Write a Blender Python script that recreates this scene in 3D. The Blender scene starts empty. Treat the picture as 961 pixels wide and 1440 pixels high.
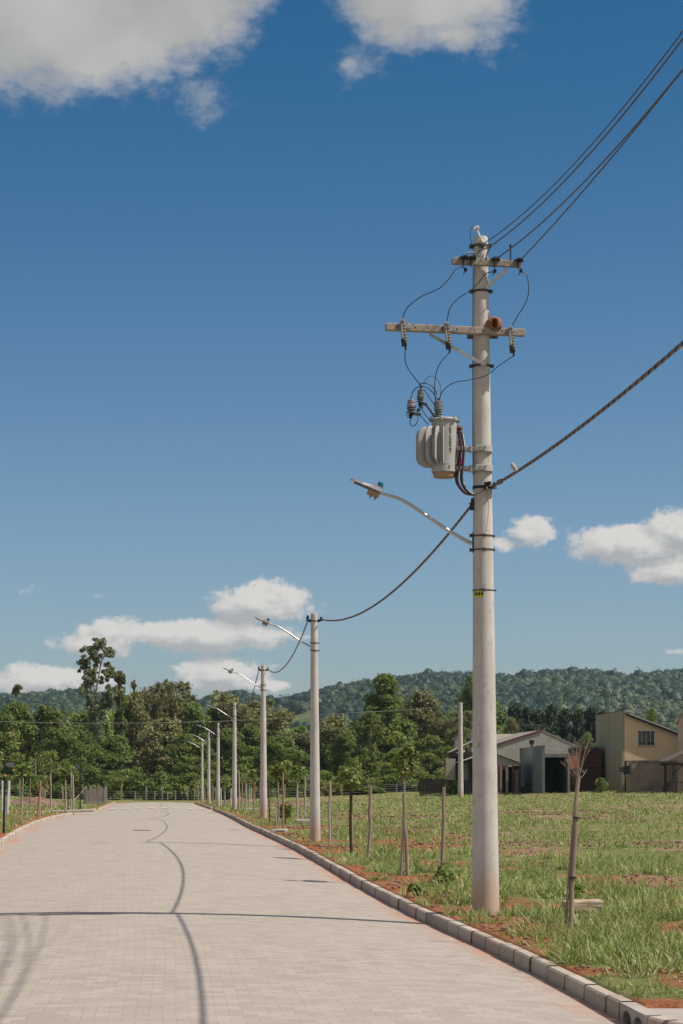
import bpy, bmesh, math, random
import numpy as np
from mathutils import Vector, Matrix
R = math.radians
C = bpy.context.scene.collection
scene = bpy.context.scene
F = 3000.0          # focal length in pixels of the 961 px wide photograph
HC = 2.0            # height of the eye
CX, CY = 480.5, 1100.0
rng = np.random.default_rng(7)
random.seed(7)

# ------------------------------------------------------------------ helpers
def tag(o, label=None, cat=None, group=None, kind=None):
    if label: o['label'] = label
    if cat: o['category'] = cat
    if group: o['group'] = group
    if kind: o['kind'] = kind
    return o

def empty(name, loc=(0, 0, 0), rot=(0, 0, 0), label=None, cat=None, group=None):
    o = bpy.data.objects.new(name, None)
    o.empty_display_size = .2
    C.objects.link(o)
    o.location = loc
    o.rotation_euler = rot
    return tag(o, label, cat, group)

def copy_tree(o, parent=None, label=None):
    c = o.copy()
    C.objects.link(c)
    c.parent = parent
    if label: c['label'] = label
    for ch in list(o.children):
        copy_tree(ch, c)
    return c

class MB:
    def __init__(s):
        s.v = []; s.f = []; s.m = []
    def add(s, vs, fs, m=0):
        n = len(s.v)
        s.v += [tuple(v) for v in vs]
        s.f += [tuple(i + n for i in f) for f in fs]
        s.m += [m] * len(fs)
        return s
    def box(s, c, d, rot=None, m=0, bev=0):
        hx, hy, hz = d[0] / 2, d[1] / 2, d[2] / 2
        if bev:
            vs = []; b = min(bev, hx * .9, hy * .9, hz * .9)
            for sx in (-1, 1):
                for sy in (-1, 1):
                    for sz in (-1, 1):
                        vs += [(sx * hx, sy * (hy - b), sz * (hz - b)), (sx * (hx - b), sy * hy, sz * (hz - b)), (sx * (hx - b), sy * (hy - b), sz * hz)]
            bm = bmesh.new()
            for v in vs: bm.verts.new(v)
            r = bmesh.ops.convex_hull(bm, input=bm.verts)
            bm.verts.index_update()
            vs = [v.co.copy() for v in bm.verts]
            fs = [[v.index for v in f.verts] for f in bm.faces]
            bm.free()
        else:
            vs = [(x, y, z) for x in (-hx, hx) for y in (-hy, hy) for z in (-hz, hz)]
            fs = [(0, 1, 3, 2), (4, 6, 7, 5), (0, 4, 5, 1), (2, 3, 7, 6), (0, 2, 6, 4), (1, 5, 7, 3)]
        M = rot if rot is not None else Matrix.Identity(3)
        c = Vector(c)
        return s.add([M @ Vector(v) + c for v in vs], fs, m)
    def tube(s, path, r, n=8, m=0, cap=True):
        P = [Vector(p) for p in path]
        rr = r if hasattr(r, '__len__') else [r] * len(P)
        rings = []
        up = None
        for i, p in enumerate(P):
            t = (P[min(i + 1, len(P) - 1)] - P[max(i - 1, 0)])
            t = t.normalized() if t.length > 1e-9 else Vector((0, 0, 1))
            if up is None:
                up = Vector((0, 0, 1)) if abs(t.z) < .9 else Vector((0, 1, 0))
            a = t.cross(up)
            if a.length < 1e-6: a = t.cross(Vector((1, 0, 0)))
            a.normalize(); b = t.cross(a).normalized()
            up = -b if (-b).dot(up) > 0 else b
            a = t.cross(up).normalized(); b = up
            rings.append([p + (a * math.cos(2 * math.pi * k / n) + b * math.sin(2 * math.pi * k / n)) * rr[i] for k in range(n)])
        vs = [v for r_ in rings for v in r_]
        fs = []
        for i in range(len(P) - 1):
            for k in range(n):
                k2 = (k + 1) % n
                fs.append((i * n + k, i * n + k2, (i + 1) * n + k2, (i + 1) * n + k))
        if cap:
            fs.append(tuple(reversed(range(n))))
            fs.append(tuple((len(P) - 1) * n + k for k in range(n)))
        return s.add(vs, fs, m)
    def cyl(s, p0, p1, r0, r1=None, n=16, m=0):
        return s.tube([p0, p1], [r0, r0 if r1 is None else r1], n, m)
    def lathe(s, prof, n=20, loc=(0, 0, 0), rot=None, m=0):
        M = rot if rot is not None else Matrix.Identity(3)
        L = Vector(loc); vs = []; fs = []
        for (r, z) in prof:
            for k in range(n):
                a = 2 * math.pi * k / n
                vs.append(M @ Vector((r * math.cos(a), r * math.sin(a), z)) + L)
        for i in range(len(prof) - 1):
            for k in range(n):
                k2 = (k + 1) % n
                fs.append((i * n + k, i * n + k2, (i + 1) * n + k2, (i + 1) * n + k))
        fs.append(tuple(reversed(range(n))))
        fs.append(tuple((len(prof) - 1) * n + k for k in range(n)))
        return s.add(vs, fs, m)
    def prism(s, outline, d0, d1, axis='y', m=0):
        """outline of (a, b); axis y -> (a, d, b); axis x -> (d, a, b); axis z -> (a, b, d)"""
        def w(a, b, d):
            return {'y': (a, d, b), 'x': (d, a, b), 'z': (a, b, d)}[axis]
        n = len(outline)
        vs = [w(a, b, d0) for a, b in outline] + [w(a, b, d1) for a, b in outline]
        fs = [tuple(range(n)), tuple(reversed(range(n, 2 * n)))]
        for i in range(n):
            j = (i + 1) % n
            fs.append((i, n + i, n + j, j))
        return s.add(vs, fs, m)
    def build(s, name, mats, parent=None, smooth=False, loc=None, auto=35):
        me = bpy.data.meshes.new(name)
        me.from_pydata(s.v, [], s.f)
        if not isinstance(mats, (list, tuple)): mats = [mats]
        for x in mats: me.materials.append(x)
        if len(mats) > 1: me.polygons.foreach_set('material_index', s.m)
        bm = bmesh.new(); bm.from_mesh(me)
        bmesh.ops.recalc_face_normals(bm, faces=bm.faces)
        if smooth:
            for e in bm.edges:
                if len(e.link_faces) == 2 and e.calc_face_angle(0) > R(auto): e.smooth = False
            for f_ in bm.faces: f_.smooth = True
        bm.to_mesh(me); bm.free()
        o = bpy.data.objects.new(name, me)
        C.objects.link(o)
        if parent: o.parent = parent
        if loc: o.location = loc
        return o

def np_mesh(name, V, Fq, mat, attrs=None, smooth=False):
    """mesh from arrays, faces all of one size; attrs: dict name -> per-vertex float array"""
    me = bpy.data.meshes.new(name)
    V = np.ascontiguousarray(V, dtype=np.float32); Fq = np.ascontiguousarray(Fq, dtype=np.int32)
    k = Fq.shape[1]
    me.vertices.add(len(V)); me.vertices.foreach_set('co', V.ravel())
    me.loops.add(Fq.size); me.loops.foreach_set('vertex_index', Fq.ravel())
    me.polygons.add(len(Fq)); me.polygons.foreach_set('loop_start', np.arange(len(Fq), dtype=np.int32) * k)
    me.polygons.foreach_set('use_smooth', np.full(len(Fq), smooth))
    if attrs:
        for a, x in attrs.items():
            at = me.attributes.new(a, 'FLOAT', 'POINT')
            at.data.foreach_set('value', np.ascontiguousarray(x, dtype=np.float32))
    me.update(calc_edges=True)
    for m_ in (mat if isinstance(mat, (list, tuple)) else [mat]): me.materials.append(m_)
    return me

def link(name, me, parent=None):
    o = bpy.data.objects.new(name, me); C.objects.link(o)
    if parent: o.parent = parent
    return o

# ------------------------------------------------------------------ noise
def _hash(i, j, s):
    h = (i.astype(np.int64) * 374761393 + j.astype(np.int64) * 668265263 + s * 2147483647) & 0xffffffff
    h = ((h ^ (h >> 13)) * 1274126177) & 0xffffffff
    return ((h ^ (h >> 16)) & 0xffff) / 65535.0
def vnoise(x, y, s=0):
    x = np.asarray(x, float); y = np.asarray(y, float)
    i = np.floor(x); j = np.floor(y); fx = x - i; fy = y - j
    fx = fx * fx * (3 - 2 * fx); fy = fy * fy * (3 - 2 * fy)
    a = _hash(i, j, s); b = _hash(i + 1, j, s); c = _hash(i, j + 1, s); d = _hash(i + 1, j + 1, s)
    return (a * (1 - fx) + b * fx) * (1 - fy) + (c * (1 - fx) + d * fx) * fy
def fbm(x, y, s=0, o=4):
    t = 0; a = .5; n = 0
    for k in range(o):
        t = t + a * vnoise(x * 2 ** k, y * 2 ** k, s + k); n += a; a *= .5
    return t / n
def sstep(a, b, x):
    t = np.clip((np.asarray(x, float) - a) / (b - a), 0, 1)
    return t * t * (3 - 2 * t)

# ------------------------------------------------------------------ terrain
def cub(xs, ys):
    xs = np.array(xs, float); ys = np.array(ys, float)
    h = np.diff(xs); d = np.diff(ys) / h
    m = np.zeros_like(ys); m[0] = d[0]; m[-1] = d[-1]
    for i in range(1, len(xs) - 1):
        m[i] = 0 if d[i - 1] * d[i] <= 0 else (h[i] + h[i - 1]) / (h[i] / d[i] + h[i - 1] / d[i - 1])
    def f(x):
        x = np.clip(np.asarray(x, float), xs[0], xs[-1])
        i = np.clip(np.searchsorted(xs, x, side='right') - 1, 0, len(xs) - 2)
        t = (x - xs[i]) / h[i]
        return ((2 * t**3 - 3 * t**2 + 1) * ys[i] + (t**3 - 2 * t**2 + t) * h[i] * m[i] + (-2 * t**3 + 3 * t**2) * ys[i + 1] + (t**3 - t**2) * h[i] * m[i + 1])
    return f
ROAD_W = 7.6
ROAD_END = 206.0
kx = cub([-30, 0, 14, 17.9, 19, 24, 30, 41, 51, 79, 118.6, 150, 206, 260, 3000], [6.4, 4.0, 2.70, 2.345, 2.265, 1.86, 1.25, .10, -.86, -3.65, -6.75, -9.25, -14.2, -18, -200])
zr = cub([-60, 30, 45, 56, 70, 84, 100, 118, 152, 180, 206, 240, 3000], [0, 0, .17, .29, .39, .43, .38, .28, .10, .03, -.03, 0, 0])
def road_z(o, Y):
    return zr(Y) + .10 * (1 - ((o + ROAD_W / 2) / (ROAD_W / 2)) ** 2)
def ground_z(X, Y):
    """height of the open ground outside the kerbs"""
    X = np.asarray(X, float); Y = np.asarray(Y, float)
    o = X - kx(Y)
    ol = -o - ROAD_W
    base = zr(Y) + .155
    rise = .95 * sstep(4, 36, o) * sstep(50, 175, Y) + .25 * sstep(0, 10, o) * sstep(150, 215, Y)
    rl = .55 * sstep(2, 14, ol) * sstep(60, 200, Y)
    far = .6 * sstep(200, 260, Y)
    off = np.maximum(o, ol)
    amp = sstep(.5, 3.5, off) * (1 - sstep(250, 400, Y))
    bump = (fbm(X / 2.6, Y / 2.6, 3) - .5) * .16 + (fbm(X / .7, Y / .7, 11, 3) - .5) * .07
    return base + rise + rl + far + amp * bump
def pxy(X, Y, Z):
    return CX + F * X / Y, CY - F * (Z - HC) / Y
def at(px, py, Y):
    return Vector(((px - CX) * Y / F, Y, HC + (CY - py) * Y / F))
_YS = np.arange(15, 400, .1)
def hit(px, py):
    """the point of the open ground seen in that direction"""
    X = (px - CX) * _YS / F
    z = ground_z(X, _YS)
    y = CY - F * (z - HC) / _YS
    i = int(np.argmax(y <= py))
    return Vector((X[i], _YS[i], z[i]))
def gz(X, Y): return float(ground_z(X, Y))
# ------------------------------------------------------------------ materials
def nt(name):
    m = bpy.data.materials.new(name); m.use_nodes = True
    t = m.node_tree; t.nodes.clear()
    out = t.nodes.new('ShaderNodeOutputMaterial')
    return m, t, out
class G:
    """small wrapper for node trees"""
    def __init__(s, t): s.t = t
    def n(s, typ, **k):
        x = s.t.nodes.new(typ)
        for a, b in k.items(): setattr(x, a, b)
        return x
    def set(s, sock, v):
        if isinstance(v, bpy.types.NodeSocket): s.t.links.new(v, sock)
        elif v is not None:
            if hasattr(v, '__len__') and len(v) == 3 and sock.type == 'RGBA': v = (*v, 1)
            sock.default_value = v
    def math(s, op, a, b=None, c=None, clamp=False):
        x = s.n('ShaderNodeMath', operation=op); x.use_clamp = clamp
        s.set(x.inputs[0], a)
        if b is not None: s.set(x.inputs[1], b)
        if c is not None: s.set(x.inputs[2], c)
        return x.outputs[0]
    def mix(s, f, a, b, blend='MIX'):
        x = s.n('ShaderNodeMix', data_type='RGBA', blend_type=blend)
        s.set(x.inputs[0], f); s.set(x.inputs[6], a); s.set(x.inputs[7], b)
        return x.outputs[2]
    def noise(s, vec, scale, detail=4, rough=.55, dist=0):
        x = s.n('ShaderNodeTexNoise')
        if vec is not None: s.set(x.inputs['Vector'], vec)
        s.set(x.inputs['Scale'], scale); s.set(x.inputs['Detail'], detail); s.set(x.inputs['Roughness'], rough); s.set(x.inputs['Distortion'], dist)
        return x.outputs['Fac']
    def step(s, a, b, x):
        m = s.n('ShaderNodeMapRange', interpolation_type='SMOOTHSTEP')
        s.set(m.inputs[0], x); s.set(m.inputs[1], a); s.set(m.inputs[2], b)
        return m.outputs[0]
    def mapping(s, vec, scale=(1, 1, 1), loc=(0, 0, 0), rot=(0, 0, 0)):
        m = s.n('ShaderNodeMapping')
        s.set(m.inputs[0], vec); m.inputs[1].default_value = loc; m.inputs[2].default_value = rot; m.inputs[3].default_value = scale
        return m.outputs[0]
    def bump(s, h, strength=.3, dist=.02):
        b = s.n('ShaderNodeBump'); s.set(b.inputs['Height'], h); s.set(b.inputs['Strength'], strength); s.set(b.inputs['Distance'], dist)
        return b.outputs[0]
    def attr(s, name):
        a = s.n('ShaderNodeAttribute'); a.attribute_name = name
        return a.outputs['Fac']
    def bsdf(s, out, col, rough=.7, metal=0, nor=None, spec=.4):
        p = s.n('ShaderNodeBsdfPrincipled')
        s.set(p.inputs['Base Color'], col); s.set(p.inputs['Roughness'], rough); s.set(p.inputs['Metallic'], metal); s.set(p.inputs['Specular IOR Level'], spec)
        if nor is not None: s.set(p.inputs['Normal'], nor)
        s.t.links.new(p.outputs[0], out.inputs[0])
        return p

def surf(name, c1, c2, scale=6, rough=.75, bump=.2, metal=0, stretch=(1, 1, 1), fine=60, spec=.35, c3=None, sc3=1.3, dist=.01):
    m, t, out = nt(name); g = G(t)
    tc = g.n('ShaderNodeTexCoord').outputs['Object']
    v = g.mapping(tc, stretch)
    n1 = g.noise(v, scale, 5, .6)
    n2 = g.noise(tc, fine, 3, .6)
    col = g.mix(g.step(.3, .7, n1), c1, c2)
    if c3 is not None:
        col = g.mix(g.step(.56, .72, g.noise(g.mapping(tc, stretch, (3, 5, 7)), sc3, 5, .6)), col, c3)
    col = g.mix(g.math('MULTIPLY', n2, .25), col, (0, 0, 0), 'MIX') if fine else col
    nor = g.bump(g.math('ADD', n1, g.math('MULTIPLY', n2, .5)), bump, dist) if bump else None
    g.bsdf(out, col, rough, metal, nor, spec)
    return m

M = {}
M['steel'] = surf('galvanised steel', (.34, .34, .34), (.46, .46, .46), 20, .45, .05, .6)
M['dark_steel'] = surf('weathered dark steel', (.05, .05, .05), (.10, .095, .09), 25, .6, .1, .3)
M['black'] = surf('black rubber', (.012, .012, .013), (.022, .022, .024), 20, .5, .03)
M['blackpaint'] = surf('black painted metal', (.010, .012, .012), (.02, .022, .022), 6, .4, .02)
M['aluminium'] = surf('aluminium', (0.420, 0.420, 0.420), (0.521, 0.521, 0.521), 8, .35, .03, .7)
M['tank'] = surf('grey tank paint', (0.370, 0.365, 0.353), (0.420, 0.412, 0.395), 3, .45, .03, fine=30)
M['tan'] = surf('tan paint with painted bounce light', (.31, .205, .13), (.37, .25, .16), 4, .6, .05)  # own tan of the driver box; painted bounce light on the tank base
M['porcelain'] = surf('grey porcelain', (.21, .20, .19), (.29, .28, .265), 12, .35, .03)
M['insulator_grey'] = surf('blue grey insulator', (.15, .16, .17), (.21, .22, .23), 12, .4, .03)
M['polymer'] = surf('dark grey polymer', (.10, .105, .11), (.15, .155, .16), 12, .5, .03)
M['brown'] = surf('brown ceramic', (.12, .05, .03), (.2, .09, .05), 14, .4, .03)
M['wire_grey'] = surf('grey aluminium wire', (.07, .07, .075), (.11, .11, .115), 30, .6, .02)
M['wire_blue'] = surf('dark insulated wire', (.02, .025, .032), (.03, .035, .045), 20, .5, 0)
M['wire_red'] = surf('red insulated cable', (.20, .015, .02), (.24, .03, .03), 20, .5, 0)
M['wire_white'] = surf('white insulated cable', (.6, .6, .6), (.7, .7, .7), 20, .5, 0)
M['wire_violet'] = surf('violet cable tape', (.35, .02, .22), (.4, .03, .26), 20, .5, 0)
M['cable_red'] = surf('red brown cable sheath', (.22, .08, .06), (.28, .11, .085), 20, .6, .02)
M['cable_grey'] = surf('grey cable sheath', (.15, .15, .16), (.21, .21, .22), 20, .6, .02)
M['cable_black'] = surf('black cable sheath', (.02, .02, .023), (.035, .034, .037), 20, .6, .02)
M['teal'] = surf('teal plastic', (.01, .12, .20), (.015, .15, .24), 10, .3, 0)
M['yellow'] = surf('yellow enamel', (.60, .62, .03), (.66, .66, .05), 10, .5, .02)
M['ink'] = surf('black lettering', (.008, .008, .008), (.012, .012, .012), 10, .6, 0, fine=0)
M['clay'] = surf('dried red clay', (.20, .085, .045), (.32, .14, .075), 22, .9, .6, fine=90)
M['arm'] = surf('reddish concrete', (0.311, 0.252, 0.210), (0.386, 0.319, 0.269), 9, .85, .2, c3=(0.218, 0.168, 0.134), sc3=6)
M['darkarm'] = surf('stained concrete', (.20, .17, .145), (.34, .30, .26), 14, .85, .25, c3=(.06, .05, .045), sc3=9)
M['slab'] = surf('cast concrete', (0.353, 0.307, 0.265), (0.437, 0.391, 0.344), 3, .85, .2)
M['wood'] = surf('weathered wood', (.26, .19, .145), (.36, .28, .225), 14, .85, .35, stretch=(1, 1, .08))
M['orange_wood'] = surf('fresh orange wood', (.34, .18, .10), (.42, .24, .14), 14, .85, .3, stretch=(1, 1, .08))
M['pale_wood'] = surf('pale dry wood', (.36, .30, .25), (.46, .40, .34), 14, .85, .3, stretch=(1, 1, .08))
M['dark_wood'] = surf('dark wood', (.05, .032, .024), (.09, .06, .045), 12, .85, .3, stretch=(1, 1, .1))
M['bark'] = surf('tree bark', (.15, .12, .095), (.26, .22, .18), 5, .9, .5, stretch=(1, 1, .25))
M['pale_bark'] = surf('pale bark', (.30, .27, .23), (.42, .38, .33), 4, .9, .3, stretch=(1, 1, .25))
M['post'] = surf('concrete fence post', (0.286, 0.269, 0.244), (0.370, 0.344, 0.319), 6, .9, .2)
M['dry'] = surf('dry twig', (.24, .19, .15), (.32, .26, .21), 10, .9, .2)
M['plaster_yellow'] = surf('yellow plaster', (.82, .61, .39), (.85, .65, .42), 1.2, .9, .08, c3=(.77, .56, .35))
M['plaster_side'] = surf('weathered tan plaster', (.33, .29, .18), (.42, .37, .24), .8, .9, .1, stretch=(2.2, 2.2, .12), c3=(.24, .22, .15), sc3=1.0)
M['plaster_grey'] = surf('grey plaster', (.34, .32, .29), (.41, .39, .355), .9, .9, .1, c3=(.29, .27, .245))
M['plaster_green'] = surf('green grey mouldy plaster', (.14, .16, .145), (.22, .235, .205), 1.2, .9, .1, stretch=(1.5, 1.5, .3), c3=(.09, .105, .095), sc3=.9)
M['plaster_pink'] = surf('pinkish plaster', (.44, .32, .255), (.5, .37, .30), 1, .9, .1)
M['roof_edge'] = surf('pale roof sheet', (0.462, 0.454, 0.437), (0.521, 0.504, 0.487), 3, .6, .05)
M['roof_brown'] = surf('grey brown roof tiles', (.24, .20, .17), (.33, .28, .24), 5, .9, .3)
M['maroon'] = surf('maroon trim', (.14, .035, .055), (.18, .05, .07), 5, .6, .05)
M['mauve'] = surf('mauve painted masonry', (.26, .19, .21), (.32, .24, .26), 4, .8, .1)
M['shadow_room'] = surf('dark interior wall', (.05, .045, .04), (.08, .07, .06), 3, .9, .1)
M['white_paint'] = surf('white painted steel', (0.521, 0.521, 0.521), (0.605, 0.605, 0.605), 8, .5, .02)
M['board'] = surf('beige board', (.36, .32, .25), (.42, .38, .30), 2, .8, .05)
M['picket'] = surf('grey weathered picket', (0.302, 0.260, 0.244), (0.386, 0.344, 0.319), 7, .85, .2, stretch=(2, 2, .15))
M['sign_back'] = surf('dark blue grey sign plate', (.08, .085, .11), (.11, .115, .14), 6, .5, .02)
M['orange'] = surf('orange reflector', (.75, .16, .03), (.8, .2, .04), 10, .4, 0)
M['markings'] = surf('white road paint', (.66, .64, .60), (.74, .72, .68), 8, .8, .1)
M['iron'] = surf('cast iron', (.10, .088, .078), (.16, .14, .12), 12, .7, .2)

def glass_mat():
    m, t, out = nt('dark window glass'); g = G(t)
    tc = g.n('ShaderNodeTexCoord').outputs['Object']
    g.bsdf(out, g.mix(g.noise(tc, 3), (.006, .007, .009), (.014, .016, .018)), .08, 0, None, .5)
    return m
M['glass'] = glass_mat()

def brick_mat(name, c1, c2, mortar, w=.24, h=.09, ms=.012, dark=None):
    m, t, out = nt(name); g = G(t)
    tc = g.n('ShaderNodeTexCoord').outputs['Object']
    sx = g.n('ShaderNodeSeparateXYZ'); g.set(sx.inputs[0], tc)
    cx = g.n('ShaderNodeCombineXYZ')
    g.set(cx.inputs[0], g.math('ADD', sx.outputs[0], sx.outputs[1])); g.set(cx.inputs[1], sx.outputs[2])
    b = g.n('ShaderNodeTexBrick')
    g.set(b.inputs['Vector'], cx.outputs[0])
    g.set(b.inputs['Color1'], c1); g.set(b.inputs['Color2'], c2); g.set(b.inputs['Mortar'], mortar)
    g.set(b.inputs['Scale'], 1.0); g.set(b.inputs['Mortar Size'], ms); g.set(b.inputs['Brick Width'], w); g.set(b.inputs['Row Height'], h)
    n1 = g.noise(tc, 1.1, 5, .65)
    col = g.mix(g.step(.45, .75, n1), b.outputs[0], dark if dark else mortar)
    g.bsdf(out, col, .9, 0, g.bump(g.math('SUBTRACT', 1, b.outputs['Fac']), .5, .02), .2)
    return m
M['brick_tan'] = brick_mat('tan block masonry', (.29, .225, .175), (.36, .28, .22), (.33, .28, .23), .4, .2, .02, (.17, .13, .105))
M['brick_red'] = brick_mat('red hollow brick', (.42, .13, .06), (.48, .17, .08), (.30, .17, .11), .3, .2, .02, (.36, .12, .06))
M['brick_dark'] = brick_mat('dark brown brick', (.13, .062, .04), (.18, .085, .055), (.05, .035, .03), .9, .16, .035, (.08, .045, .032))

def pole_mat():
    m, t, out = nt('spun concrete'); g = G(t)
    tc = g.n('ShaderNodeTexCoord').outputs['Object']
    sx = g.n('ShaderNodeSeparateXYZ'); g.set(sx.inputs[0], tc)
    n1 = g.noise(tc, 2.2, 5, .6)
    n2 = g.noise(g.mapping(tc, (1, 1, .06)), 22, 4, .6)
    n3 = g.noise(tc, 90, 3, .6)
    n4 = g.noise(g.mapping(tc, (.4, .4, 1)), 9, 3, .6)
    col = g.mix(g.step(.3, .7, n1), (.43, .40, .372), (.52, .485, .455))
    col = g.mix(g.math('MULTIPLY', g.step(.48, .72, n2), .6), col, (.35, .315, .285))
    col = g.mix(g.math('MULTIPLY', g.step(.5, .8, n4), .25), col, (.52, .48, .44))
    col = g.mix(g.math('MULTIPLY', g.step(.60, .68, n3), .35), col, (.24, .21, .18))
    # mould spots with a shape of their own, and splashed red soil at the foot
    col = g.mix(g.math('MULTIPLY', g.step(.56, .68, g.noise(g.mapping(tc, (1, 1, .5)), 8, 7, .75)), .5), col, (.13, .11, .095))
    foot = g.math('MULTIPLY', g.step(.55, .0, g.math('SUBTRACT', sx.outputs[2], g.math('MULTIPLY', g.noise(tc, 5), .35))), .55)
    col = g.mix(foot, col, (.42, .22, .13))
    g.bsdf(out, col, .85, 0, g.bump(g.math('ADD', n3, g.math('MULTIPLY', n2, .6)), .25, .006), .25)
    return m
M['pole'] = pole_mat()

def leaf_mat(name, ca, cb, cc, trans=.30):
    m, t, out = nt(name); g = G(t)
    a = g.attr('tint')
    oi = g.n('ShaderNodeObjectInfo').outputs['Random']
    col = g.mix(g.step(0, .55, a), ca, cb)
    col = g.mix(g.step(.5, 1, a), col, cc)
    hs = g.n('ShaderNodeHueSaturation')
    g.set(hs.inputs['Hue'], g.math('ADD', .488, g.math('MULTIPLY', oi, .024)))
    g.set(hs.inputs['Value'], g.math('ADD', .85, g.math('MULTIPLY', oi, .3))); g.set(hs.inputs['Color'], col)
    col = hs.outputs[0]
    p = g.n('ShaderNodeBsdfPrincipled')
    g.set(p.inputs['Base Color'], col); g.set(p.inputs['Roughness'], .55); g.set(p.inputs['Specular IOR Level'], .3)
    tr = g.n('ShaderNodeBsdfTranslucent'); g.set(tr.inputs[0], g.mix(.5, col, (.12, .16, .02)))
    mx = g.n('ShaderNodeMixShader'); mx.inputs[0].default_value = trans
    t.links.new(p.outputs[0], mx.inputs[1]); t.links.new(tr.outputs[0], mx.inputs[2]); t.links.new(mx.outputs[0], out.inputs[0])
    return m
M['leaf'] = leaf_mat('green leaves', (.11, .165, .045), (.195, .255, .07), (.32, .35, .11), .45)
M['leaf_light'] = leaf_mat('light green leaves', (.12, .18, .042), (.20, .255, .066), (.31, .33, .10), .40)
M['leaf_dull'] = leaf_mat('dull olive leaves', (.165, .17, .075), (.25, .24, .115), (.35, .32, .165), .45)
M['leaf_dark'] = leaf_mat('dark pine needles', (.018, .034, .020), (.030, .050, .026), (.05, .07, .03), .1)
M['leaf_euc'] = leaf_mat('grey green gum leaves', (.16, .185, .10), (.25, .265, .15), (.35, .355, .21), .44)
M['leaf_hill'] = leaf_mat('hill canopy leaves', (.010, .032, .017), (.026, .056, .021), (.060, .084, .030), .08)
M['grass'] = leaf_mat('grass blades', (.145, .20, .05), (.28, .32, .095), (.56, .49, .31), .36)
M['clod'] = surf('dry clods and stubble', (.17, .105, .065), (.30, .21, .14), 7, .95, .5, fine=40)

def ground_mat():
    m, t, out = nt('open ground'); g = G(t)
    tc = g.n('ShaderNodeTexCoord').outputs['Object']
    ga = g.attr('grass'); ra = g.attr('red')
    n1 = g.noise(tc, .9, 6, .65); n2 = g.noise(tc, 7, 5, .65); n3 = g.noise(tc, 45, 4, .65)
    soil = g.mix(g.step(.35, .65, n2), (.27, .095, .042), (.38, .15, .072))
    dry = g.mix(g.step(.3, .7, n2), (.20, .14, .085), (.33, .25, .16))
    soil = g.mix(g.step(.5, .62, g.noise(tc, 18, 5, .7)), soil, (.16, .06, .03))
    earth = g.mix(ra, dry, soil)
    green = g.mix(g.step(.3, .7, n1), (.135, .158, .052), (.20, .205, .08))
    green = g.mix(g.math('MULTIPLY', g.step(.5, .75, n3), .6), green, (.30, .25, .12))
    f = g.step(.38, .62, g.math('ADD', ga, g.math('MULTIPLY', g.math('SUBTRACT', n2, .5), .7)))
    col = g.mix(f, earth, green)
    col = g.mix(g.math('MULTIPLY', g.step(.55, .75, n3), .35), col, (.06, .035, .02))
    g.bsdf(out, col, .95, 0, g.bump(g.math('ADD', n2, n3), .8, .05), .1)
    return m
M['ground'] = ground_mat()

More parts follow.
